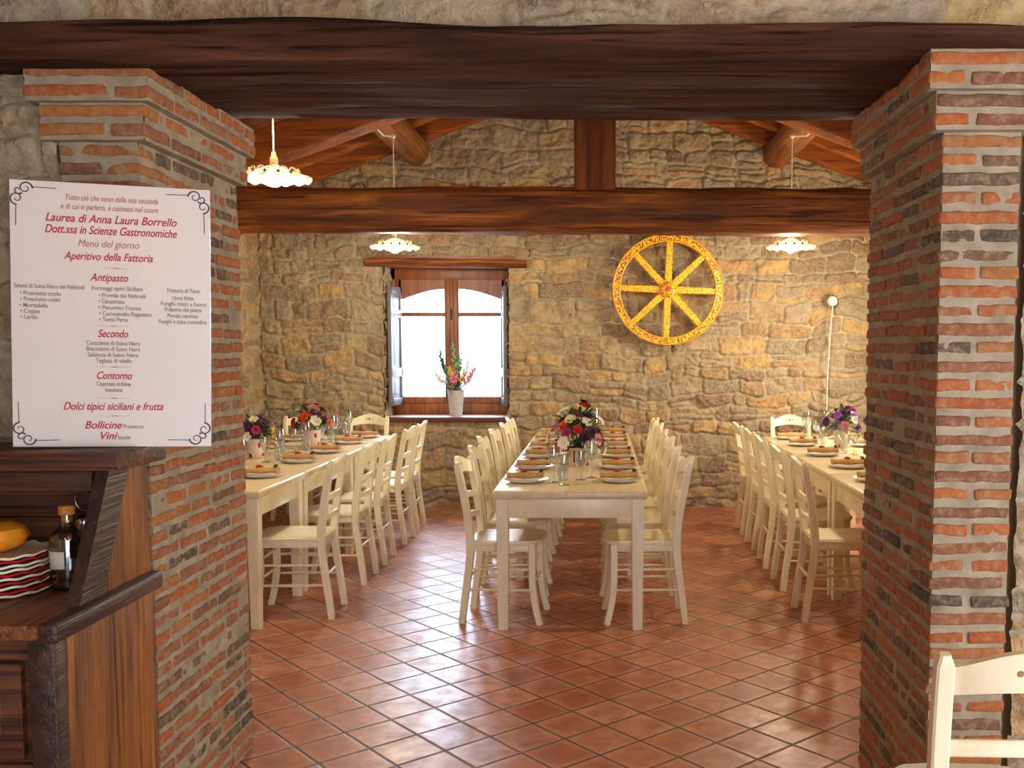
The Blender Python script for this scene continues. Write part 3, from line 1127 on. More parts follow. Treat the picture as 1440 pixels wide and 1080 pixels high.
def make_chair():
    root = thing('dining_chair', None, 'chair')
    cream = M['cream']

    def seatw(y):       # half width of the seat
        return 0.172 + (y + 0.185) / 0.40 * 0.035
    # seat: thin board, front corners cut, a shallow dip
    outline = [(-0.172, -0.185), (0.172, -0.185)]
    outline += [(seatw(0.12), 0.12), (seatw(0.16) - 0.012, 0.165), (0.135, 0.215), (0.06, 0.228), (-0.06, 0.228), (-0.135, 0.215), (-seatw(0.16) + 0.012, 0.165), (-seatw(0.12), 0.12)]
    b = bmesh.new()
    f = b.faces.new([b.verts.new((x, y, 0)) for x, y in outline])
    r = bmesh.ops.extrude_face_region(b, geom=[f])
    bmesh.ops.translate(b, vec=(0, 0, 0.026), verts=[v for v in r['geom'] if isinstance(v, bmesh.types.BMVert)])
    bmesh.ops.bevel(b, geom=b.edges[:], offset=0.008, segments=3, affect='EDGES')
    m = MB()
    m.bm(b, 0, Matrix.Translation((0, 0, SEAT_Z - 0.026)))
    m.build('seat', cream, root)
    # rear legs run up into the back posts in one bent piece
    for sx in (-1, 1):
        pts = [(0.158, -0.222, 0.0), (0.158, -0.205, 0.14), (0.157, -0.180, 0.32), (0.157, -0.172, 0.46), (0.160, -0.186, 0.60), (0.164, -0.214, 0.76), (0.167, -0.242, 0.895)]
        P = []
        for k in range(25):
            t = k / 24 * (len(pts) - 1)
            i = min(int(t), len(pts) - 2)
            u = t - i
            p0, p1, p2, p3 = (Vector(pts[max(i - 1, 0)]), Vector(pts[i]), Vector(pts[i + 1]), Vector(pts[min(i + 2, len(pts) - 1)]))
            P.append(0.5 * ((2 * p1) + (-p0 + p2) * u + (2 * p0 - 5 * p1 + 4 * p2 - p3) * u * u + (-p0 + 3 * p1 - 3 * p2 + p3) * u ** 3))
        secs = []
        for k, p in enumerate(P):
            w, d, c = 0.019, 0.022 - 0.004 * abs(p.z - 0.46) / 0.46, 0.005
            if k == 24:
                w, d = w * 0.55, d * 0.55
            elif k == 23:
                w, d = w * 0.98, d * 0.98
            secs.append([(w - c, -d), (w, -d + c), (w, d - c), (w - c, d), (-w + c, d), (-w, d - c), (-w, -d + c), (-w + c, -d)])
        m = MB()
        m.sweep([(sx * p.x, p.y, p.z) for p in P], secs, up=(0, 1, 0))
        m.build('leg', cream, root)
    # front legs: square, sweeping forward at the foot
    for sx in (-1, 1):
        P, secs = [], []
        for k in range(13):
            t = k / 12
            z = (SEAT_Z - 0.02) * (1 - t)
            fw = 0.042 * max(0, t - 0.35) ** 2 / 0.42
            P.append((sx * (0.160 + 0.10 * fw), 0.170 + fw, z))
            w = 0.0205 - 0.003 * t
            c = 0.005
            secs.append([(w - c, -w), (w, -w + c), (w, w - c), (w - c, w), (-w + c, w), (-w, w - c), (-w, -w + c), (-w + c, -w)])
        m = MB()
        m.sweep(P, secs, up=(0, 1, 0))
        m.build('leg', cream, root)

    def back_y(z):
        return -0.172 - 0.07 * max(0, (z - 0.46) / 0.435) ** 1.25
    # crest rail: arched, bent backwards, three small holes
    hw = 0.152
    out = []
    for k in range(21):
        t = -1 + k / 10
        out.append((t * hw, 0.868 + 0.044 * max(0.0, math.cos(t * PI / 2)) ** 1.2))
    for k in range(21):
        t = 1 - k / 10
        out.append((t * hw, 0.806 + 0.018 * max(0.0, math.cos(t * PI / 2))))
    b = bmesh.new()
    es = []

    def loop(ps):
        vs = [b.verts.new((x, 0, z)) for x, z in ps]
        for i in range(len(vs)):
            es.append(b.edges.new((vs[i], vs[(i + 1) % len(vs)])))
    loop(out)
    for cx_, rr in ((0.0, 0.0125), (-0.027, 0.0075), (0.027, 0.0075)):
        loop([(cx_ + rr * math.cos(a * PI / 6), 0.866 + rr * math.sin(a * PI / 6)) for a in range(12)])
    bmesh.ops.triangle_fill(b, use_beauty=True, use_dissolve=False, edges=es)
    r = bmesh.ops.extrude_face_region(b, geom=b.faces[:])
    bmesh.ops.translate(b, vec=(0, -0.022, 0), verts=[v for v in r['geom'] if isinstance(v, bmesh.types.BMVert)])
    for v in b.verts:
        v.co.y += back_y(v.co.z) + 0.011 - 0.030 * (1 - (v.co.x / hw) ** 2)
    m = MB()
    m.bm(b)
    m.build('crest_rail', cream, root, angle=30)
    # two curved slats
    for zc, hh in ((0.680, 0.036), (0.566, 0.036)):
        P, secs = [], []
        for k in range(15):
            t = -1 + k / 7
            P.append((t * 0.15, back_y(zc) - 0.026 * (1 - t * t), zc + 0.012 * (1 - t * t)))
            a, d = hh / 2, 0.008
            secs.append([(d, -a + .004), (d, a - .004), (d * .5, a), (-d * .5, a), (-d, a - .004), (-d, -a + .004), (-d * .5, -a), (d * .5, -a)])
        m = MB()
        m.sweep(P, secs, up=(0, 0, 1))
        # sweep frame: x = up x dir -> depth, y -> height
        m.build('slat', cream, root)
    # stretchers: two rods on each side, two at the front, one behind
    for sx in (-1, 1):
        for z in (0.305, 0.190):
            m = MB()
            m.tube([(sx * 0.158, -0.185 - (0.30 - z) * 0.1, z), (sx * 0.16, 0.0, z), (sx * 0.160, 0.175, z)], [0.007, 0.009, 0.007], 10)
            m.build('stretcher', cream, root)
    for z, y in ((0.335, 0.171), (0.225, 0.173)):
        m = MB()
        m.tube([(-0.155, y, z), (0, y, z), (0.155, y, z)], [0.007, 0.009, 0.007], 10)
        m.build('stretcher', cream, root)
    m = MB()
    m.tube([(-0.155, -0.193, 0.245), (0, -0.193, 0.245), (0.155, -0.193, 0.245)], [0.007, 0.009, 0.007], 10)
    m.build('stretcher', cream, root)
    # seat rails under the board
    m = MB()
    for sx in (-1, 1):
        m.bar((sx * 0.158, -0.165, SEAT_Z - 0.045), (sx * 0.160, 0.160, SEAT_Z - 0.045), 0.018, 0.036, 0.003)
    m.bar((-0.15, 0.172, SEAT_Z - 0.045), (0.15, 0.172, SEAT_Z - 0.045), 0.018, 0.036, 0.003)
    m.bar((-0.15, -0.172, SEAT_Z - 0.045), (0.15, -0.172, SEAT_Z - 0.045), 0.018, 0.036, 0.003)
    m.build('seat_frame', cream, root)
    return root


ORD = ['nearest', 'second', 'third', 'fourth', 'fifth', 'sixth', 'seventh']


def nth(i):
    return 'nearest' if i == 0 else ORD[i] + ' from the front'


LEFT_Y = [5.615, 6.42, 7.0, 7.72, 8.25]
RIGHT_Y = [5.54, 6.255, 6.885, 7.52, 8.13]
MID_Y = [5.515, 6.135, 6.785, 7.39, 8.035, 8.645]
chair = make_chair()
used = []
R = math.radians
jit = random.Random(5)
for i, y in enumerate(LEFT_Y):
    place_first_or_dup(chair, used, (-1.745 + jit.uniform(-.01, .01), y, 0), R(90 + (2, -1, 1, -1, 1)[i]),
                       'cream ladder-back chair, %s on the aisle side of the left tables' % nth(i), 'chairs along the left tables')
for i, y in enumerate(MID_Y):
    place_first_or_dup(chair, used, (-0.555 + (0.02 if i == 0 else jit.uniform(-.015, .015)), y, 0), R(-90 + (-4, -1, 1, -1, 1, 0)[i]),
                       'cream ladder-back chair, %s on the left side of the middle table' % nth(i), 'chairs along the middle tables')
for i, y in enumerate(MID_Y):
    place_first_or_dup(chair, used, (0.228 + jit.uniform(-.012, .012), y, 0), R(90 + (2, -1, 1, 1, -1, 0)[i]),
                       'cream ladder-back chair, %s on the right side of the middle table' % nth(i), 'chairs along the middle tables')
for i, y in enumerate(RIGHT_Y):
    place_first_or_dup(chair, used, (1.365 + jit.uniform(-.01, .01), y, 0), R(-90 + (-1, 1, -1, 1, 1)[i]),
                       'cream ladder-back chair, %s on the aisle side of the right tables' % nth(i), 'chairs along the right tables')
for x, y, lb in ((-2.13, 8.81, 'cream ladder-back chair at the far end of the left tables, under the window'),
                 (-2.72, 8.80, 'cream ladder-back chair at the far left corner, by the stone wall'),
                 (1.72, 8.72, 'cream ladder-back chair at the far end of the right tables')):
    place_first_or_dup(chair, used, (x, y, 0), R(180), lb, 'chairs at the table heads')
place_first_or_dup(chair, used, (0.885, 2.215, 0), R(-3), 'cream ladder-back chair in the foreground beside the right brick pillar', None)

# ------------------------------------------------------------------ tables


def make_table():
    """1.25 along local y, 0.83 along local x, origin at the floor under its middle"""
    root = thing('dining_table', None, 'table')
    W, L = 0.83, 1.245
    m = MB()
    m.box((0, 0, 0.737), (W, L, 0.046), 0.014, 3)
    m.build('tabletop', M['top'], root)['label'] = 'pale lacquered wood top'
    m = MB()
    for sx in (-1, 1):
        m.box((sx * (W / 2 - 0.045), 0, 0.662), (0.024, L - 0.16, 0.104), 0.003)
    for sy in (-1, 1):
        m.box((0, sy * (L / 2 - 0.045), 0.662), (W - 0.16, 0.024, 0.104), 0.003)
    m.build('apron', M['cream'], root)
    for sx in (-1, 1):
        for sy in (-1, 1):
            P, secs = [], []
            for k in range(7):
                t = k / 6
                w = 0.0335 - 0.008 * max(0, t - 0.15)
                c = 0.004
                P.append((sx * (W / 2 - 0.052), sy * (L / 2 - 0.052), 0.716 * (1 - t)))
                secs.append([(w - c, -w), (w, -w + c), (w, w - c), (w - c, w), (-w + c, w), (-w, w - c), (-w, -w + c), (-w + c, -w)])
            q = MB()
            q.sweep(P, secs, up=(0, 1, 0))
            q.build('leg', M['cream'], root)
    return root


table = make_table()
tused = []
TL, TR = -1.818, 1.375      # aisle edges of the side tables
for (x, y, rz, lb, g) in (
        (-0.165, 5.21 + 0.6225, 0, 'cream table of the middle row, nearest to the opening', 'middle tables'),
        (-0.165, 6.463 + 0.6225, 0, 'cream table of the middle row, under the flower crate', 'middle tables'),
        (-0.165, 7.716 + 0.6225, 0, 'cream table of the middle row, nearest to the back wall', 'middle tables'),
        (TL - 0.6225, 5.22 + 0.415, 90, 'cream table set crosswise at the front of the left row', 'left tables'),
        (TL - 0.415, 6.06 + 0.6225, 0, 'cream table in the middle of the left row', 'left tables'),
        (TL - 0.415, 7.313 + 0.6225, 0, 'cream table at the window end of the left row', 'left tables'),
        (TR + 0.6225, 5.11 + 0.415, 90, 'cream table set crosswise at the front of the right row', 'right tables'),
        (TR + 0.415, 5.95 + 0.6225, 0, 'cream table in the middle of the right row', 'right tables'),
        (TR + 0.415, 7.203 + 0.6225, 0, 'cream table at the wall end of the right row', 'right tables')):
    place_first_or_dup(table, tused, (x, y, 0), R(rz), lb, g)
TZ = 0.760

# ------------------------------------------------------------------ place settings


def make_plate():
    m = MB()
    m.lathe([(0.0, 0.006), (0.075, 0.006), (0.082, 0.008), (0.124, 0.019), (0.127, 0.021), (0.124, 0.0165), (0.082, 0.0), (0.0, 0.0)], 40)
    return m.mesh('plate', M['plate'])


def make_napkin():
    """brown paper napkin pocket with a red rosette and a dark sprig"""
    root = thing('paper_napkin', None, 'napkin')
    P, secs = [], []
    for k in range(13):
        t = -1 + k / 6
        P.append((t * 0.105, 0, 0.0))
        h = 0.017 + 0.003 * math.cos(t * 5)
        w = 0.044 - 0.004 * abs(t)
        secs.append([(w * math.copysign(abs(math.cos(a)) ** 0.6, math.cos(a)), h * math.sin(a)) for a in np.linspace(0, 2 * PI, 16, endpoint=False)])
    m = MB()
    m.sweep(P, secs, up=(0, 0, 1))
    m.v = [(x, y, z + 0.0385) for x, y, z in m.v]
    m.build('pocket', M['kraft'], root)
    m = MB()
    for k in range(9):
        a = k * 2.4
        r = 0.004 + 0.0016 * k
        m.ball((-0.01 + r * math.cos(a), r * math.sin(a), 0.062 + 0.004 - 0.0006 * k), (0.0085, 0.0085, 0.006), 8)
    m.build('rosette', M['rosette'], root)['label'] = 'red rosette'
    m = MB()
    for k in range(5):
        a = -0.6 + 0.3 * k
        m.ball((0.082 + 0.010 * math.cos(a * 2), 0.012 * math.sin(a * 3), 0.060 + 0.002 * k), (0.012, 0.006, 0.0045), 8)
    m.build('sprig', M['sprig'], root)['label'] = 'dark sprig'
    return root


def glass_mesh(kind):
    m = MB()
    if kind == 'wine':
        H = 0.215
        outer = [(0.034, 0.0), (0.034, 0.0025), (0.012, 0.006), (0.0045, 0.014), (0.004, 0.06), (0.0045, 0.092), (0.014, 0.102), (0.030, 0.122), (0.037, 0.150), (0.036, 0.180), (0.030, 0.215)]
        inner = [(0.0285, 0.215), (0.0345, 0.180), (0.0355, 0.150), (0.0285, 0.124), (0.012, 0.106), (0.0, 0.1035)]
    elif kind == 'water':
        outer = [(0.032, 0.0), (0.032, 0.0025), (0.010, 0.006), (0.005, 0.014), (0.0045, 0.05), (0.006, 0.066), (0.022, 0.080), (0.034, 0.104), (0.037, 0.130), (0.034, 0.170)]
        inner = [(0.0325, 0.170), (0.0355, 0.130), (0.0325, 0.105), (0.020, 0.083), (0.0, 0.076)]
    else:
        outer = [(0.026, 0.0), (0.030, 0.004), (0.033, 0.05), (0.036, 0.098)]
        inner = [(0.0345, 0.098), (0.0315, 0.05), (0.027, 0.010), (0.0, 0.009)]
    m.lathe([(0.0, 0.0)] + outer + inner, 28)
    return m.mesh(kind + '_glass', M['glass'], angle=60)


PLATE = make_plate()
napkin = make_napkin()
nused = []
G_WINE, G_WATER, G_TUMB = glass_mesh('wine'), glass_mesh('water'), glass_mesh('tumbler')


POTS = [(-0.150, 6.42), (-2.405, 6.86), (-2.235, 7.62), (1.845, 7.53)]


def setting(x, y, place, gx, gy, group, rz=0.0, tumbler=True):
    """one place setting; (gx, gy) points from the plate to its glasses"""
    o = link('dinner_plate', PLATE, None, (x, y, TZ), (0, 0, 0))
    tag(o, 'white plate under the brown napkin ' + place, 'plate', 'plates ' + group)
    place_first_or_dup(napkin, nused, (x + jit.uniform(-.006, .006), y, TZ), rz + jit.uniform(-.08, .08), 'brown napkin with red rosette, ' + place, 'napkins ' + group)
    for k, (me, nm, w) in enumerate(((G_WINE, 'wine_glass', 'wine glass'), (G_WATER, 'water_glass', 'water glass'), (G_TUMB, 'tumbler', 'small tumbler'))):
        if k == 2 and not tumbler:
            continue
        ox, oy = ((0.0, 0.055), (0.062, -0.035), (0.035, 0.150))[k]
        sx = 1 if gx >= 0 else -1
        if any(math.hypot(x + gx + sx * ox - a, y + gy + oy - b) < 0.20 for a, b in POTS):
            continue
        q = link(nm, me, None, (x + gx + sx * (ox - 0.0) + jit.uniform(-.008, .008), y + gy + oy + jit.uniform(-.01, .01), TZ))
        tag(q, w + ' beside the plate ' + place, 'glass', {'wine_glass': 'wine glasses ', 'water_glass': 'water glasses ', 'tumbler': 'tumblers '}[nm] + group)


for i, y in enumerate(MID_Y):
    yy = y + (0.06 if i < 5 else 0.05)
    setting(-0.425, yy, '%s on the left side of the middle table' % ORD[i], 0.165, -0.09 if i == 0 else 0.10, 'on the middle tables', tumbler=(i % 2 == 0))
    setting(0.105, yy + 0.02, '%s on the right side of the middle table' % ORD[i], -0.165, 0.10, 'on the middle tables', tumbler=(i % 2 == 1))
for i, y in enumerate([5.80, 6.54, 7.16, 7.83, 8.36]):
    setting(-2.005, y, '%s on the aisle side of the left tables' % ORD[i], -0.17, 0.06, 'on the left tables')
for i, y in enumerate([6.70, 7.50, 8.08]):
    setting(-2.53, y, '%s on the wall side of the left tables' % ORD[i], 0.17, 0.08, 'on the left tables', tumbler=False)
for i, y in enumerate([5.60, 6.24, 6.96, 7.66, 8.22]):
    setting(1.57, y, '%s on the aisle side of the right tables' % ORD[i], 0.17, 0.08, 'on the right tables', tumbler=(i != 0))
for i, y in enumerate([7.60, 8.22]):
    setting(2.05, y, '%s on the wall side of the right tables' % ORD[i], -0.15, 0.16, 'on the right tables', tumbler=False)

# ------------------------------------------------------------------ flowers
_bloom = {}


def bloom_mesh(color, kind='rose'):
    key = (color, kind)
    if key in _bloom:
        return _bloom[key]
    rg = random.Random(hash(color) % 97 if False else sum(map(ord, color)))
    m = MB()
    rings = ((5, 0.020, 0.8, 0.026), (6, 0.034, 0.42, 0.032), (7, 0.044, 0.10, 0.034)) if kind == 'rose' else ((6, 0.050, 0.25, 0.030), (6, 0.044, 0.5, 0.026))
    for ring, (n, L, tilt, w) in enumerate(rings):
        for k in range(n):
            a = 2 * PI * (k + 0.5 * (ring % 2)) / n + rg.uniform(-.15, .15)
            V, Fc = [], []
            for i in range(4):
                t = i / 3
                r = 0.004 + L * (t - 0.25 * tilt * t * t)
                z = 0.010 + L * (tilt * t + 0.10 * math.sin(t * PI))
                ww = w * (0.35 + 0.65 * math.sin(min(1, t * 1.15) * PI * 0.72)) * 0.55
                for s in (-1, 0, 1):
                    V.append((r * math.cos(a) - s * ww * math.sin(a), r * math.sin(a) + s * ww * math.cos(a), z + 0.10 * ww * abs(s)))
            for i in range(3):
                for s in range(2):
                    o = i * 3 + s
                    Fc.append((o, o + 1, o + 4, o + 3))
            m.add(V, Fc)
    m.ball((0, 0, 0.016), (0.011, 0.011, 0.012), 8)
    _bloom[key] = m.mesh('bloom', M['fl_' + color])
    return _bloom[key]


def leaf(m, p, d, L, w):
    d = Vector(d).normalized()
    s = d.cross(Vector((0, 0, 1)))
    if s.length < 0.1:
        s = Vector((1, 0, 0))
    s.normalize()
    u = s.cross(d)
    p = Vector(p)
    V, Fc = [], []
    for i in range(5):
        t = i / 4
        c = p + d * L * t - u * 0 + Vector((0, 0, -0.28 * L * t * t))
        ww = w * math.sin(PI * (0.08 + 0.90 * t)) * (1 - 0.3 * t)
        V += [tuple(c - s * ww), tuple(c + u * ww * -0.25), tuple(c + s * ww)]
    for i in range(4):
        for k in range(2):
            o = i * 3 + k
            Fc.append((o, o + 1, o + 4, o + 3))
    m.add(V, Fc)


def bouquet(root, z0, rx, rz, palette, n, seed, leaf_n=70, size=1.0):
    rg = random.Random(seed)
    m = MB()
    for k in range(leaf_n):
        a = rg.uniform(0, 2 * PI)
        el = rg.uniform(-0.25, 1.2)
        d = (math.cos(a) * math.cos(el), math.sin(a) * math.cos(el), math.sin(el))
        q = rg.uniform(0.25, 0.85)
        p = (d[0] * rx * q, d[1] * rx * q, z0 + 0.02 + max(0, d[2]) * rz * q)
        leaf(m, p, d, rg.uniform(0.06, 0.12) * size, rg.uniform(0.012, 0.024) * size)
    for k in range(10):
        a = rg.uniform(0, 2 * PI)
        q = rg.uniform(0.2, 0.8)
        m.tube([(0.02 * math.cos(a), 0.02 * math.sin(a), z0 - 0.03), (rx * q * 0.6 * math.cos(a), rx * q * 0.6 * math.sin(a), z0 + rz * 0.6)], 0.003, 6)
    f = m.build('foliage', M['leaf'], root, angle=60)
    f['label'] = 'green leaves'
    f['kind'] = 'stuff'
    for k in range(n):
        g = (k + 0.5) / n
        el = math.asin(max(-0.15, 1 - 1.18 * g))
        a = k * 2.39996 + rg.uniform(-.25, .25)
        d = Vector((math.cos(a) * math.cos(el), math.sin(a) * math.cos(el), math.sin(el)))
        q = rg.uniform(0.70, 1.02)
        c, kd = palette[k % len(palette)]
        o = link('bloom', bloom_mesh(c, kd), root, (d.x * rx * q, d.y * rx * q, z0 + 0.02 + d.z * rz * q))
        o.rotation_mode = 'QUATERNION'
        o.rotation_quaternion = d.to_track_quat('Z', 'Y')
        s = rg.uniform(0.78, 1.12) * size
        o.scale = (s, s, s)
        o['label'] = c + ' bloom'


# slatted crate with a mixed bouquet on the middle table
cr = thing('flower_crate', 'slatted pale wood crate of mixed red, white and purple flowers on the middle table', 'flowers', (-0.150, 6.42, TZ))
m = MB()
cw, ch = 0.14, 0.115
for sx in (-1, 1):
    for sy in (-1, 1):
        m.box((sx * (cw / 2 - 0.008), sy * (cw / 2 - 0.008), ch / 2), (0.016, 0.016, ch), 0.002)
for sy in (-1, 1):
    m.box((0, sy * (cw / 2 - 0.006), ch - 0.010), (cw, 0.012, 0.020), 0.002)
    m.box((0, sy * (cw / 2 - 0.006), 0.010), (cw, 0.012, 0.020), 0.002)
    m.box((sy * (cw / 2 - 0.006), 0, ch - 0.010), (0.012, cw, 0.020), 0.002)
    m.box((sy * (cw / 2 - 0.006), 0, 0.010), (0.012, cw, 0.020), 0.002)
    for k in range(3):
        p = -0.036 + 0.036 * k
        m.box((p, sy * (cw / 2 - 0.006), ch / 2), (0.017, 0.008, ch), 0.002)
        m.box((sy * (cw / 2 - 0.006), p, ch / 2), (0.008, 0.017, ch), 0.002)
m.box((0, 0, 0.008), (cw - 0.01, cw - 0.01, 0.012))
m.build('crate', M['crate'], cr)
m = MB()
m.lathe([(0.0, 0.016), (0.045, 0.016), (0.052, 0.10), (0.056, 0.118), (0.050, 0.118), (0.046, 0.10), (0.0, 0.095)], 20)
m.build('inner_pot', M['iron'], cr)
bouquet(cr, 0.12, 0.185, 0.265, [('plum', 'rose'), ('white', 'lily'), ('magenta', 'rose'), ('orange', 'rose'), ('white', 'lily'), ('plum', 'rose'), ('red', 'rose'), ('cream', 'lily'), ('pink', 'lily')], 36, 4, 190, 0.86)


def flower_pot(loc, label, palette, n, seed, rx=0.115, rz=0.125):
    root = thing('flower_pot', label, 'flowers', loc, 0, 'painted pots of flowers')
    m = MB()
    m.lathe([(0.0, 0.0), (0.048, 0.0), (0.052, 0.004), (0.062, 0.06), (0.068, 0.125), (0.071, 0.130), (0.066, 0.130), (0.060, 0.115), (0.0, 0.11)], 32)
    m.build('pot', M['pot'], root)
    bouquet(root, 0.145, rx, rz, palette, n, seed, 110, 0.80)
    return root


flower_pot((-2.405, 6.86, TZ), 'painted pot of yellow, red and violet flowers on the left table beside the pillar',
           [('purple', 'rose'), ('white', 'lily'), ('cream', 'lily'), ('magenta', 'rose'), ('white', 'lily'), ('plum', 'rose'), ('yellow', 'lily')], 17, 12)
flower_pot((-2.235, 7.62, TZ), 'painted pot of red and orange flowers on the left table below the window',
           [('red', 'rose'), ('orange', 'rose'), ('magenta', 'rose'), ('red', 'rose'), ('white', 'lily'), ('plum', 'rose')], 18, 13, 0.145, 0.155)
flower_pot((1.845, 7.53, TZ), 'painted pot of violet and pink flowers on the right table',
           [('purple', 'rose'), ('violet', 'lily'), ('plum', 'rose'), ('pink', 'lily'), ('white', 'lily'), ('violet', 'rose')], 20, 14, 0.155, 0.15)

# tall vase on the window sill
vs = thing('window_vase', 'tall grey white vase of wild flowers on the window sill', 'vase', (-1.395, YB + 0.14, WZ0))
m = MB()
m.lathe([(0.0, 0.0), (0.056, 0.0), (0.060, 0.006), (0.066, 0.10), (0.076, 0.19), (0.080, 0.24), (0.082, 0.248), (0.076, 0.248), (0.070, 0.22), (0.0, 0.20)], 36)
m.build('vase', M['vase'], vs)
rg = random.Random(21)
m = MB()
for k in range(85):
    a = rg.uniform(0, 2 * PI)
    r = rg.uniform(0.0, 0.07)
    p = (r * math.cos(a), r * math.sin(a), 0.23 + rg.uniform(0, 0.10))
    leaf(m, p, (math.cos(a), math.sin(a), rg.uniform(0.1, 1.3)), rg.uniform(0.05, 0.09), 0.013)
o = m.build('foliage', M['leaf'], vs, angle=60)
o['kind'] = 'stuff'
spikes = [(-0.12, 0.50, 'leaf_pale'), (-0.20, 0.42, 'fl_white'), (-0.02, 0.70, 'leaf_pale'), (0.05, 0.60, 'leaf_pale'), (0.13, 0.52, 'fl_white'), (0.19, 0.46, 'fl_pink'), (-0.07, 0.47, 'fl_yellow'),
          (0.00, 0.45, 'fl_pink'), (0.03, 0.40, 'fl_magenta'), (0.10, 0.43, 'fl_yellow'), (-0.15, 0.62, 'leaf'), (0.16, 0.40, 'fl_white'), (0.015, 0.56, 'leaf'), (-0.03, 0.40, 'fl_pink')]
for (dx, hz, mt) in spikes:
    m = MB()
    dy = rg.uniform(-0.07, 0.06)
    tip = Vector((dx, dy, hz))
    a0 = Vector((dx * 0.12, dy * 0.2, 0.22))
    pts = [a0.lerp(tip, t / 5) + Vector((dx * 0.12 * math.sin(t / 5 * PI), 0, 0.02 * math.sin(t / 5 * PI))) for t in range(6)]
    m.tube(pts, [0.0035, 0.003, 0.003, 0.0025, 0.002, 0.0015], 6)
    st = m.build('flower_stem', M['stem'], vs)
    m = MB()
    for k in range(16):
        t = 0.52 + 0.48 * k / 15
        p = a0.lerp(tip, t)
        q = rg.uniform(0, 2 * PI)
        s = 0.020 * (1.25 - t) + 0.007
        m.ball((p.x + s * math.cos(q), p.y + s * math.sin(q), p.z), (s * 0.8, s * 0.8, s * 0.9), 6)
    m.build('flower_spike', M[mt], st)

# ------------------------------------------------------------------ cart wheel on the wall
wheel = thing('cart_wheel', 'yellow painted cart wheel with eight spokes hung on the stone wall', 'wheel', (0.622, YB - 0.105, 2.058))
wheel.rotation_euler = (0, R(2.0), 0)
m = MB()
n = 96
Ro, Ri = 0.515, 0.440
V, Fc = [], []
prof = [(Ri, -0.022), (Ri + 0.006, -0.028), (Ro - 0.010, -0.028), (Ro, -0.020), (Ro, 0.028), (Ri, 0.028)]
for j in range(n):
    a = 2 * PI * j / n
    for (r, y) in prof:
        V.append((r * math.cos(a), y, r * math.sin(a)))
k = len(prof)
for j in range(n):
    j2 = (j + 1) % n
    for i in range(k):
        i2 = (i + 1) % k
        Fc.append((j * k + i, j * k + i2, j2 * k + i2, j2 * k + i))
m.add(V, Fc)
rim = m.build('rim', M['wheel'], wheel, angle=35)
m = MB()
for rr in (Ro - 0.008, Ri + 0.008):
    m.tube([(rr * math.cos(2 * PI * j / n), -0.028, rr * math.sin(2 * PI * j / n)) for j in range(n)], 0.006, 6, closed=True)
m.build('rim_edge', M['wheel_plain'], rim)
for j in range(8):
    a = 2 * PI * j / 8
    m = MB()
    P, secs = [], []
    for i in range(9):
        t = i / 8
        P.append((0, 0, 0.05 + (Ri + 0.012 - 0.05) * t))
        w = 0.034 - 0.006 * t
        d = 0.020
        secs.append([(w - .006, -d), (w, -d + .006), (w, d), (-w, d), (-w, -d + .006), (-w + .006, -d)])
    m.sweep(P, secs, up=(0, 1, 0))
    m.build('spoke', M['wheel'], wheel, rot=(0, a, 0))
m = MB()
m.lathe([(0.0, 0.072), (0.030, 0.072), (0.036, 0.066), (0.062, 0.060), (0.070, 0.052), (0.074, 0.030), (0.074, -0.03), (0.0, -0.03)], 40)
hub = m.build('hub', M['wheel'], wheel, rot=(R(90), 0, 0))
m = MB()
m.lathe([(0.0, 0.082), (0.016, 0.081), (0.022, 0.074), (0.022, 0.06), (0, 0.06)], 24)
m.build('axle_cap', M['wheel_red'], hub)
m = MB()
m.tube([(0, 0.02, 0.445), (0, 0.09, 0.46)], 0.008, 8)
m.tube([(0, 0.02, -0.475), (0, 0.09, -0.48)], 0.008, 8)
m.build('wall_hook', M['iron'], wheel)

# white round box on the wall with its wire
sw = thing('wall_light', 'small round white wall light with a wire down the stone wall', 'lamp', (2.168, YB - 0.055, 1.955))
m = MB()
m.lathe([(0.0, 0.030), (0.030, 0.028), (0.044, 0.016), (0.048, 0.0), (0.048, -0.06), (0, -0.06)], 32)
m.build('cover', M['white_plastic'], sw, rot=(R(90), 0, 0))
m = MB()
m.lathe([(0.060, -0.02), (0.062, -0.03), (0.062, -0.07), (0, -0.07), ], 32)
m.build('base_ring', M['brass'], sw, rot=(R(90), 0, 0))
m = MB()
pts = [(-0.012 * math.sin(i / 14 * 3.0) - 0.035 * i / 14, -0.005, -0.05 - 0.98 * i / 14) for i in range(15)]
m.tube(pts, 0.006, 8)
for i in (3, 7, 11):
    m.box((pts[i][0], 0.012, pts[i][2]), (0.026, 0.03, 0.012), 0.002)
m.build('wire', M['cord'], sw)

# ------------------------------------------------------------------ pendant lamps


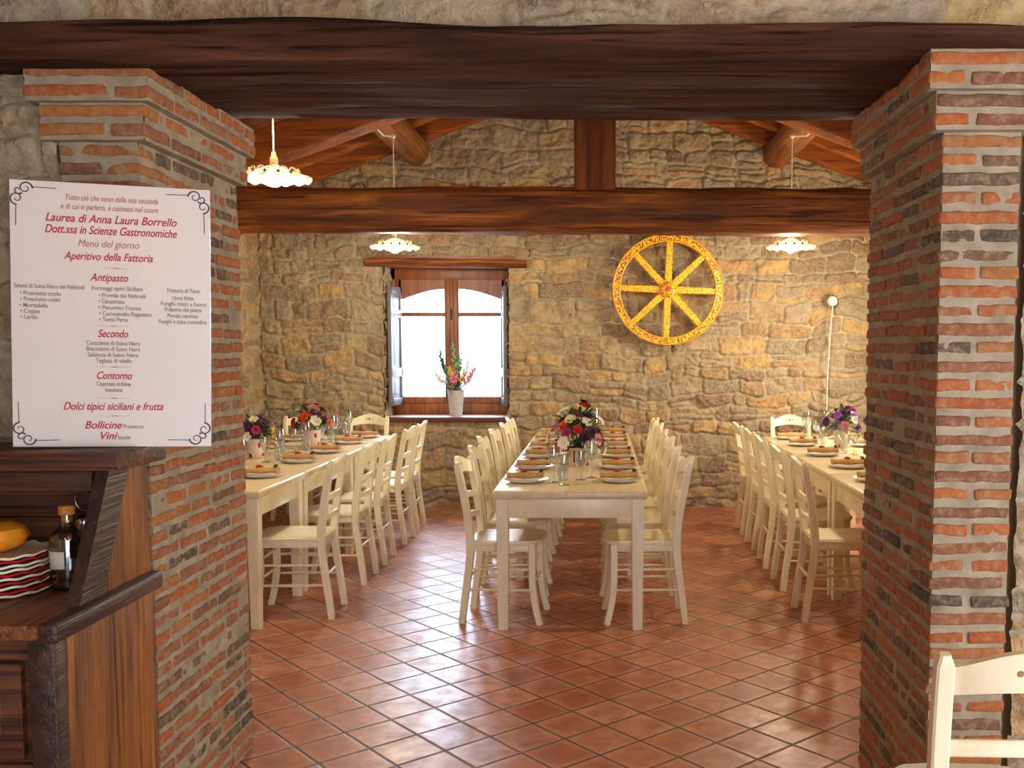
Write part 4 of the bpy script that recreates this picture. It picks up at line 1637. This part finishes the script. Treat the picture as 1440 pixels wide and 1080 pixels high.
def make_lamp():
    """origin at the bulb; the cord runs up to the log purlin"""
    root = thing('pendant_lamp', None, 'lamp')
    nsc = 14

    def wave(r, z, a, i):
        f = max(0, (r - 0.05) / 0.14)
        return (r * (1 + 0.035 * f * math.cos(nsc * a)), z + 0.0075 * f * f * math.cos(nsc * a))
    m = MB()
    m.lathe([(0.020, 0.080), (0.040, 0.072), (0.085, 0.052), (0.135, 0.032), (0.170, 0.018), (0.188, 0.008), (0.193, 0.003), (0.186, 0.003), (0.166, 0.012), (0.132, 0.026), (0.083, 0.046), (0.038, 0.066), (0.020, 0.074)], 112, wave=wave)
    sh = m.build('lamp_shade', M['ceramic'], root, angle=60)
    m = MB()
    for k in range(nsc):
        a = 2 * PI * (k + 0.5) / nsc
        m.ball((0.150 * math.cos(a), 0.150 * math.sin(a), 0.0275), 0.0085, 8)
    m.build('painted_dot', M['ceramic_blue'], sh)
    m = MB()
    for k in range(nsc):      # openwork loops standing along the shoulder of the shade
        a = 2 * PI * k / nsc
        c = Vector((0.128 * math.cos(a), 0.128 * math.sin(a), 0.040))
        t = Vector((-math.sin(a), math.cos(a), 0))
        m.tube([tuple(c + t * 0.022 * math.cos(q) + Vector((0, 0, 0.016 * math.sin(q)))) for q in np.linspace(0, PI, 7)], 0.0045, 6)
    m.build('openwork', M['ceramic'], sh)
    m = MB()
    m.lathe([(0.0, 0.150), (0.010, 0.148), (0.014, 0.125), (0.020, 0.118), (0.022, 0.085), (0.018, 0.050), (0.0, 0.05)], 20)
    m.build('socket', M['brass'], root)
    m = MB()
    m.ball((0, 0, 0.006), (0.044, 0.044, 0.042), 20)
    m.build('bulb', M['bulb'], root)['label'] = 'glowing bulb'
    return root


lamp = make_lamp()
lused = []


def hang(x, y, z, label, top_z, hook):
    o = place_first_or_dup(lamp, lused, (x, y, z), 0, label, 'pendant lamps of the hall')
    m = MB()
    m.tube([(0, 0, 0.14), (0, 0, (top_z - z) * 0.5), (0, 0, top_z - z)], 0.0042, 8)
    m.tube([(0, 0, top_z - z)] + [(p[0] - x, p[1] - y, p[2] - z) for p in hook], 0.0075, 8)
    m.ball((0, 0, top_z - z), 0.020, 10)
    return o, m


LAMPS = [(-1.735, 5.34, 2.407, 'ceramic pendant lamp nearest on the left, beside the left brick pillar'),
         (-1.64, 7.96, 2.308, 'ceramic pendant lamp in front of the window'),
         (1.512, 7.96, 2.308, 'ceramic pendant lamp far right, in front of the stone wall'),
         (1.635, 5.34, 2.407, 'ceramic pendant lamp half hidden behind the right brick pillar')]
cords = []
for (x, y, z, lb) in LAMPS:
    top = 3.20
    xp = -1.72 if x < 0 else 1.635
    near = y < 7
    top = 3.20 if near else 3.185
    hook = [(xp, y, top + 0.02)] if near else [(xp - math.copysign(0.01, x), y - 0.02, top + 0.0), (xp + 0.0, y - 0.45, top + 0.015), (xp - 0.0, y - 0.75, top + 0.03)]
    o, m = hang(x, y, z, lb, top, hook)
    cords.append((o, m))
for o, m in cords:
    m.build('cord', M['cord'], o)
for (x, y, z, lb) in LAMPS:
    light('lamp_light', 'POINT', (x, y, z - 0.062), LAMP_W, WARM, 0.045)
    light('lamp_upglow', 'POINT', (x, y, z + 0.22), LAMP_W * 0.14, WARM, 0.06)

# ------------------------------------------------------------------ hutch on the left, with the menu board
HX, HYN, HYF = -1.318, 2.33, 2.865     # right side, front face, back


def build_hutch():
    root = thing('wooden_hutch', 'dark brown rustic wooden hutch with counter and slanted upper sides', 'cupboard', (-1.75, 2.6, 0))
    L = Vector(root.location)

    def P(m, name, mat, parent=root, **kw):
        m.v = [(a - L.x, b - L.y, c - L.z) for a, b, c in m.v]
        return m.build(name, mat, parent, **kw)
    xl = -2.25
    m = MB()          # lower side: upright planks
    w = (HYF - HYN - 0.055) / 4
    for k in range(4):
        y = HYN + 0.055 + w * (k + 0.5)
        m.box((HX - 0.014 - 0.001 * (k % 2), y, 0.41), (0.028, w - 0.002, 0.82), 0.003)
    P(m, 'side_panel', M['hutch'])
    m = MB()
    m.box((HX - 0.032, HYN + 0.028, 0.41), (0.066, 0.056, 0.82), 0.006)
    P(m, 'corner_post', M['hutch_dark'])
    m = MB()
    m.box(((xl + HX) / 2 - 0.03, HYN + 0.045, 0.41), (HX - xl - 0.07, 0.02, 0.82))
    m.box(((xl + HX) / 2 - 0.03, HYN + 0.030, 0.79), (HX - xl - 0.07, 0.03, 0.05), 0.004)
    m.box(((xl + HX) / 2 - 0.03, HYN + 0.030, 0.485), (HX - xl - 0.07, 0.03, 0.035), 0.004)
    P(m, 'front_frame', M['hutch_x'])
    for (z0, z1, nm) in ((0.515, 0.755, 'drawer'), (0.03, 0.455, 'door')):
        m = MB()
        m.box((-1.64, HYN + 0.026, (z0 + z1) / 2), (0.46, 0.022, z1 - z0), 0.005)
        m.box((-1.64, HYN + 0.016, (z0 + z1) / 2), (0.36, 0.012, z1 - z0 - 0.09), 0.006)
        d = P(m, nm, M['hutch_x'])
        m = MB()
        m.ball((-1.64, HYN - 0.004, z1 - 0.10), 0.016, 10)
        q = P(m, 'knob', M['iron'], d)
    m = MB()          # counter
    m.box(((xl + HX + 0.03) / 2 - 0.02, (HYN + HYF) / 2 - 0.02, 0.843), (HX - xl + 0.0, HYF - HYN + 0.02, 0.040), 0.008)
    P(m, 'counter', M['hutch_h'])
    m = MB()
    m.box((HX + 0.003, (HYN + HYF) / 2 - 0.012, 0.842), (0.050, HYF - HYN + 0.045, 0.052), 0.012, 3)
    P(m, 'counter_edge', M['hutch_dark'])
    # upper side: plank panel behind a slanted dark board
    def slabx(m, prof, x0, x1):
        n = len(prof)
        V = [(x1, y, z) for y, z in prof] + [(x0, y, z) for y, z in prof]
        m.add(V, [tuple(range(n)), tuple(range(2 * n - 1, n - 1, -1))] + [(i, i + n, (i + 1) % n + n, (i + 1) % n) for i in range(n)])
    m = MB()
    slabx(m, [(2.575, 0.864), (2.742, 1.195), (2.800, 1.195), (2.690, 0.864)], HX - 0.034, HX - 0.006)
    slabx(m, [(2.692, 0.864), (2.802, 1.195), (2.865, 1.195), (2.865, 0.864)], HX - 0.034, HX - 0.007)
    P(m, 'upper_side', M['hutch'], smooth=False)
    m = MB()
    slabx(m, [(2.455, 0.864), (2.635, 1.195), (2.745, 1.195), (2.580, 0.864)], HX - 0.036, HX - 0.001)
    P(m, 'slanted_board', M['hutch_dark'], smooth=False)
    m = MB()          # back boards
    for k in range(4):
        m.box(((xl + HX) / 2 - 0.02, 2.850, 0.864 + 0.083 * (k + 0.5)), (HX - xl - 0.05, 0.020, 0.081), 0.003)
    P(m, 'back_panel', M['hutch_x'])
    m = MB()          # top shelf the board stands on
    m.box(((xl - 1.262) / 2, 2.715, 1.222), (-1.262 - xl, 0.29, 0.050), 0.007)
    P(m, 'top_shelf', M['hutch_x'])
    m = MB()
    m.box((HX - 0.47, 2.650, 1.165), (0.84, 0.03, 0.062), 0.006)
    P(m, 'shelf_rail', M['hutch_x'])


build_hutch()

# menu board: foam board leaning against the brick pillar
PBL, PBR = Vector((-1.578, 2.640, 1.2545)), Vector((-1.094, 2.762, 1.2545))
SW = (PBR - PBL).length
SH = 0.712
sign = thing('menu_board', 'white menu board with red script lettering standing on the hutch', 'sign', PBL)
yaw = math.atan2(PBR.y - PBL.y, PBR.x - PBL.x)
sign.rotation_euler = (R(-1.6), R(1.2), yaw)
m = MB()
m.box((SW / 2, 0.004, SH / 2), (SW, 0.008, SH), 0.0008, 1)
panel = m.build('panel', M['board'], sign)
# homography from photo pixels to board coordinates (only used to place the lettering)
_px = [(0.5, 249), (277, 262), (297, 613), (18, 627)]
_uv = [(0, SH), (SW, SH), (SW, 0), (0, 0)]
A, bb = [], []
for (x, y), (u, v) in zip(_px, _uv):
    A += [[x, y, 1, 0, 0, 0, -u * x, -u * y], [0, 0, 0, x, y, 1, -v * x, -v * y]]
    bb += [u, v]
_h = np.append(np.linalg.solve(np.array(A, float), np.array(bb, float)), 1).reshape(3, 3)


def suv(x, y):
    q = _h @ np.array([x, y, 1.0])
    return q[0] / q[2], q[1] / q[2]


def text_line(txt, cx, cy, wpx, hpx, mat, bold=0.0, shear=0.32, align='CENTER'):
    cu = bpy.data.curves.new('text_line', 'FONT')
    cu.body = txt
    cu.align_x = 'LEFT'
    cu.align_y = 'CENTER'
    cu.shear = shear
    k = SH / 365.0
    cu.size = hpx * k
    cu.offset = bold * hpx * k * 0.02
    cu.extrude = 0.0003
    cu.materials.append(mat)
    o = link('text_line', cu, panel)
    bpy.context.view_layer.update()
    w = max(1e-4, o.dimensions.x)
    u, v = suv(cx, cy)
    u2, v2 = suv(cx + wpx / 2, cy)
    u1, v1 = suv(cx - wpx / 2, cy)
    wt = abs(u2 - u1)
    sx = wt / w
    me = bpy.data.meshes.new_from_object(o.evaluated_get(bpy.context.evaluated_depsgraph_get()))
    bpy.data.objects.remove(o)
    bpy.data.curves.remove(cu)
    o = link('text_line', me, panel)
    o.scale = (sx, 1, 1)
    o.location = (u1, -0.0012, v)
    o.rotation_euler = (PI / 2, 0, 0)
    return o


for row in (
        ('Tutto ciò che sono della mia seconda', 143, 276, 127, 11, 'ink_soft', 0.2),
        ('e di cui vi parlerò, è cucinato nel cuore', 141, 288, 134, 11, 'ink_soft', 0.2),
        ('Laurea di Anna Laura Borrello', 143.5, 304, 181, 16, 'ink_red', 0.55),
        ('Dott.ssa in Scienze Gastronomiche', 144, 319.5, 182, 16, 'ink_red', 0.55),
        ('Menù del giorno', 142, 337.5, 85, 14, 'ink_soft', 0.0),
        ('Aperitivo della Fattoria', 143.5, 355, 123, 15, 'ink_red', 0.55),
        ('Antipasto', 146, 383.5, 53, 15, 'ink_red', 0.55),
        ('Secondo', 154, 461, 42, 15, 'ink_red', 0.55),
        ('Contorno', 157.5, 519.5, 49, 15, 'ink_red', 0.55),
        ('Dolci tipici siciliani e frutta', 158, 563, 140, 15, 'ink_red', 0.55),
        ('Bollicine', 145.5, 590, 52, 15, 'ink_red', 0.55),
        ('Vini', 152, 605, 24, 15, 'ink_red', 0.55)):
    text_line(row[0], row[1], row[2], row[3], row[4], M[row[5]], row[6])
small = [('Salumi di Suino Nero dei Nebrodi', 62, 397, 99), ('Formaggi tipici Siciliani', 157, 398, 70), ('Frittura di Pane', 248, 399, 44),
         ('• Prosciutto crudo', 50, 407, 58), ('• Prosciutto cotto', 50, 415.3, 57), ('• Mortadella', 41, 424, 40), ('• Coppa', 36, 432, 28), ('• Lardo', 35, 440.5, 24),
         ('• Provola dei Nebrodi', 164.5, 407.7, 65), ('• Canestrato', 150, 416, 36), ('• Pecorino Fresco', 162, 424.5, 59), ('• Caciocavallo Ragusano', 170, 433, 73), ('• Tuma Persa', 154, 441, 40),
         ('Uova fritte', 248, 409, 29), ('Funghi misti a fuoco', 249, 417, 62), ('Polpette del piatto', 249, 425, 50), ('Piccola caponata', 249, 433.3, 42), ('Funghi e salsa contadina', 249, 441.5, 65),
         ('Costolette di Suino Nero', 155, 474, 75), ('Braciolette di Suino Nero', 155, 482.2, 75), ('Salsiccia di Suino Nero', 155.5, 490.3, 70), ('Tagliata di vitello', 157, 498.5, 50),
         ('Caponata siciliana', 158, 531, 48), ('Insalata', 158.5, 539.5, 24), ('Prosecco', 188, 590, 28), ('locale', 176, 606, 17)]
for tx, x, y, w in small:
    text_line(tx, x, y, w, 8.5, M['ink_grey'], 0.4, 0.0)
# divider rules and corner scrolls
for (x, y, w) in ((155.5, 370, 31), (154.5, 450, 40), (157.5, 507, 45), (159.5, 551, 45), (161.5, 576, 42)):
    m = MB()
    u, v = suv(x, y)
    k = SH / 365
    m.box((u, -0.0006, v), (w * k, 0.0008, 0.0007))
    m.box((u, -0.0008, v), (8 * k, 0.001, 0.0022), 0.0004)
    m.build('divider_rule', M['ink_soft'], panel)
k = SH / 365


def scroll(sx, sz):
    """flourish in board corner, drawn from the corner inwards"""
    m = MB()
    cu, cv = (0.0 if sx > 0 else SW), (SH if sz < 0 else 0.0)

    def curl(c, r0, a0, turns, d):
        pts = []
        for i in range(28):
            t = i / 27
            r = r0 * (1 - 0.78 * t)
            a = a0 + d * t * turns * 2 * PI
            pts.append((cu + sx * (c[0] + r * math.cos(a)) * k, -0.0006, cv + sz * (c[1] + r * math.sin(a)) * k))
        m.tube(pts, [0.0022 * (1 - 0.5 * i / 27) for i in range(28)], 6)
    curl((20, 11), 9, 0.0, 1.25, -1)
    curl((9, 25), 9, PI / 2, 1.25, 1)
    curl((11, 14), 6, PI * 0.2, 0.9, 1)
    m.tube([(cu + sx * 28 * k, -0.0006, cv + sz * 9 * k), (cu + sx * 58 * k, -0.0006, cv + sz * 9.5 * k)], 0.0011, 6)
    m.tube([(cu + sx * 8.0 * k, -0.0006, cv + sz * 33 * k), (cu + sx * 7.5 * k, -0.0006, cv + sz * 62 * k)], 0.0011, 6)
    m.build('corner_scroll', M['ink_dark'], panel)


for sx in (1, -1):
    for sz in (1, -1):
        scroll(sx, sz)

# ------------------------------------------------------------------ things on the hutch counter
CZ = 0.8642


def scalloped_plate(mat):
    def wave(r, z, a, i):
        f = max(0, (r - 0.08) / 0.05)
        return (r * (1 + 0.022 * f * math.cos(14 * a)), z + 0.0022 * f * math.cos(14 * a + 0.5))
    m = MB()
    m.lathe([(0.0, 0.004), (0.08, 0.004), (0.10, 0.008), (0.132, 0.010), (0.135, 0.0125), (0.132, 0.0055), (0.10, 0.002), (0.08, 0.0), (0.0, 0.0)], 84, wave=wave)
    return m.mesh('scalloped_plate', [mat])


sp = [scalloped_plate(M['plate_red']), scalloped_plate(M['plate_cream'])]
plc = ['lowest', 'second', 'third', 'fourth', 'fifth', 'sixth', 'seventh', 'eighth', 'ninth', 'topmost']
for i in range(10):
    w = 1 if i in (0, 2, 4, 6, 7, 9) else 0
    o = link('scalloped_plate', sp[w], None, (-1.632 + 0.004 * math.sin(i * 2.1), 2.625 + 0.004 * math.cos(i * 1.7), CZ + 0.0112 * i), (0, 0, 0.35 * i))
    tag(o, '%s scalloped plate, %s of the stack on the hutch counter' % (('red', 'cream')[w], plc[i] + (' from the bottom' if 0 < i < 9 else '')), 'plate', 'scalloped plates stacked on the hutch')
m = MB()
m.lathe([(0.0, 0.0), (0.035, 0.002), (0.075, 0.020), (0.088, 0.042), (0.078, 0.066), (0.045, 0.082), (0.012, 0.080), (0.0, 0.076)], 48, wave=lambda r, z, a, i: (r * (1 + 0.025 * math.cos(8 * a)), z))
sq = thing('orange_squash', 'small orange squash resting on the plate stack', 'squash', (-1.64, 2.635, CZ + 0.0112 * 9 + 0.0045))
m.build('skin', M['squash'], sq)
m = MB()
m.tube([(0, 0, 0.074), (0.004, 0, 0.088), (0.012, 0, 0.098)], [0.009, 0.007, 0.008], 8)
m.build('stalk', M['stem'], sq)

bt = thing('oil_bottle', 'clear glass bottle with an orange stopper on the hutch counter', 'bottle', (-1.452, 2.660, CZ))
m = MB()
m.lathe([(0.0, 0.0), (0.036, 0.0), (0.041, 0.005), (0.044, 0.06), (0.047, 0.135), (0.044, 0.152), (0.030, 0.165), (0.0185, 0.172), (0.0175, 0.198), (0.020, 0.199), (0.020, 0.204), (0.0150, 0.204), (0.0150, 0.174), (0.027, 0.163), (0.041, 0.150), (0.044, 0.134), (0.041, 0.06), (0.037, 0.008), (0.0, 0.008)], 36)
m.build('glass_body', M['glass'], bt, angle=60)
m = MB()
m.lathe([(0.0, 0.009), (0.036, 0.009), (0.039, 0.03), (0.0395, 0.042), (0.0, 0.042)], 30)
m.build('oil', M['oil'], bt)['label'] = 'dark oil in the bottom'
m = MB()
m.lathe([(0.0, 0.185), (0.0145, 0.185), (0.0150, 0.204), (0.021, 0.205), (0.022, 0.226), (0.020, 0.229), (0.0, 0.229)], 24)
m.build('stopper', M['cork'], bt)
m = MB()
V, Fc = [], []
for i in range(13):
    a = R(-150) + R(75) * i / 12
    for z, r in ((0.062, 0.0455), (0.110, 0.0475)):
        V.append((r * math.cos(a), r * math.sin(a), z))
for i in range(12):
    Fc.append((2 * i, 2 * i + 2, 2 * i + 3, 2 * i + 1))
m.add(V, Fc)
lb_ = m.build('paper_label', M['bottle_label'], bt)
sol = lb_.modifiers.new('solid', 'SOLIDIFY')
sol.thickness = 0.0006

cd = thing('cruet_stand', 'steel wire cruet stand with two loop handles behind the bottle', 'cruet stand', (-1.432, 2.770, CZ))
m = MB()
m.tube([(0.062 * math.cos(a) * 1.0, 0.032 * math.sin(a), 0.006) for a in np.linspace(0, 2 * PI, 33)[:-1]], 0.003, 8, closed=True)
m.tube([(0.062 * math.cos(a) * 1.0, 0.032 * math.sin(a), 0.060) for a in np.linspace(0, 2 * PI, 33)[:-1]], 0.0025, 8, closed=True)
m.tube([(0, 0.0, 0.006), (0, 0, 0.226)], 0.003, 8)
for sx in (-1, 1):
    m.tube([(sx * 0.062, 0, 0.006), (sx * 0.062, 0, 0.060)], 0.0025, 8)
    m.tube([(sx * 0.028 + 0.026 * math.cos(a), 0, 0.226 + 0.028 * math.sin(a)) for a in np.linspace(0, 2 * PI, 25)[:-1]], 0.0026, 8, closed=True)
m.build('wire_frame', M['steel'], cd)
for sx, nm in ((-1, 'left'), (1, 'right')):
    sk = thing('salt_shaker', 'glass and steel shaker in the cruet stand, the %s one of two' % nm, 'shaker', (-1.432 + sx * 0.030, 2.770, CZ + 0.002), 0, 'shakers in the cruet stand')
    m = MB()
    m.lathe([(0.0, 0.0), (0.020, 0.0), (0.022, 0.004), (0.020, 0.07), (0.023, 0.150), (0.0, 0.150)], 24)
    m.build('shaker_body', M['steel'] if sx < 0 else M['pepper'], sk)
    m = MB()
    m.lathe([(0.024, 0.150), (0.026, 0.160), (0.022, 0.178), (0.012, 0.186), (0.0, 0.188)], 24)
    m.build('lid', M['steel'], sk)
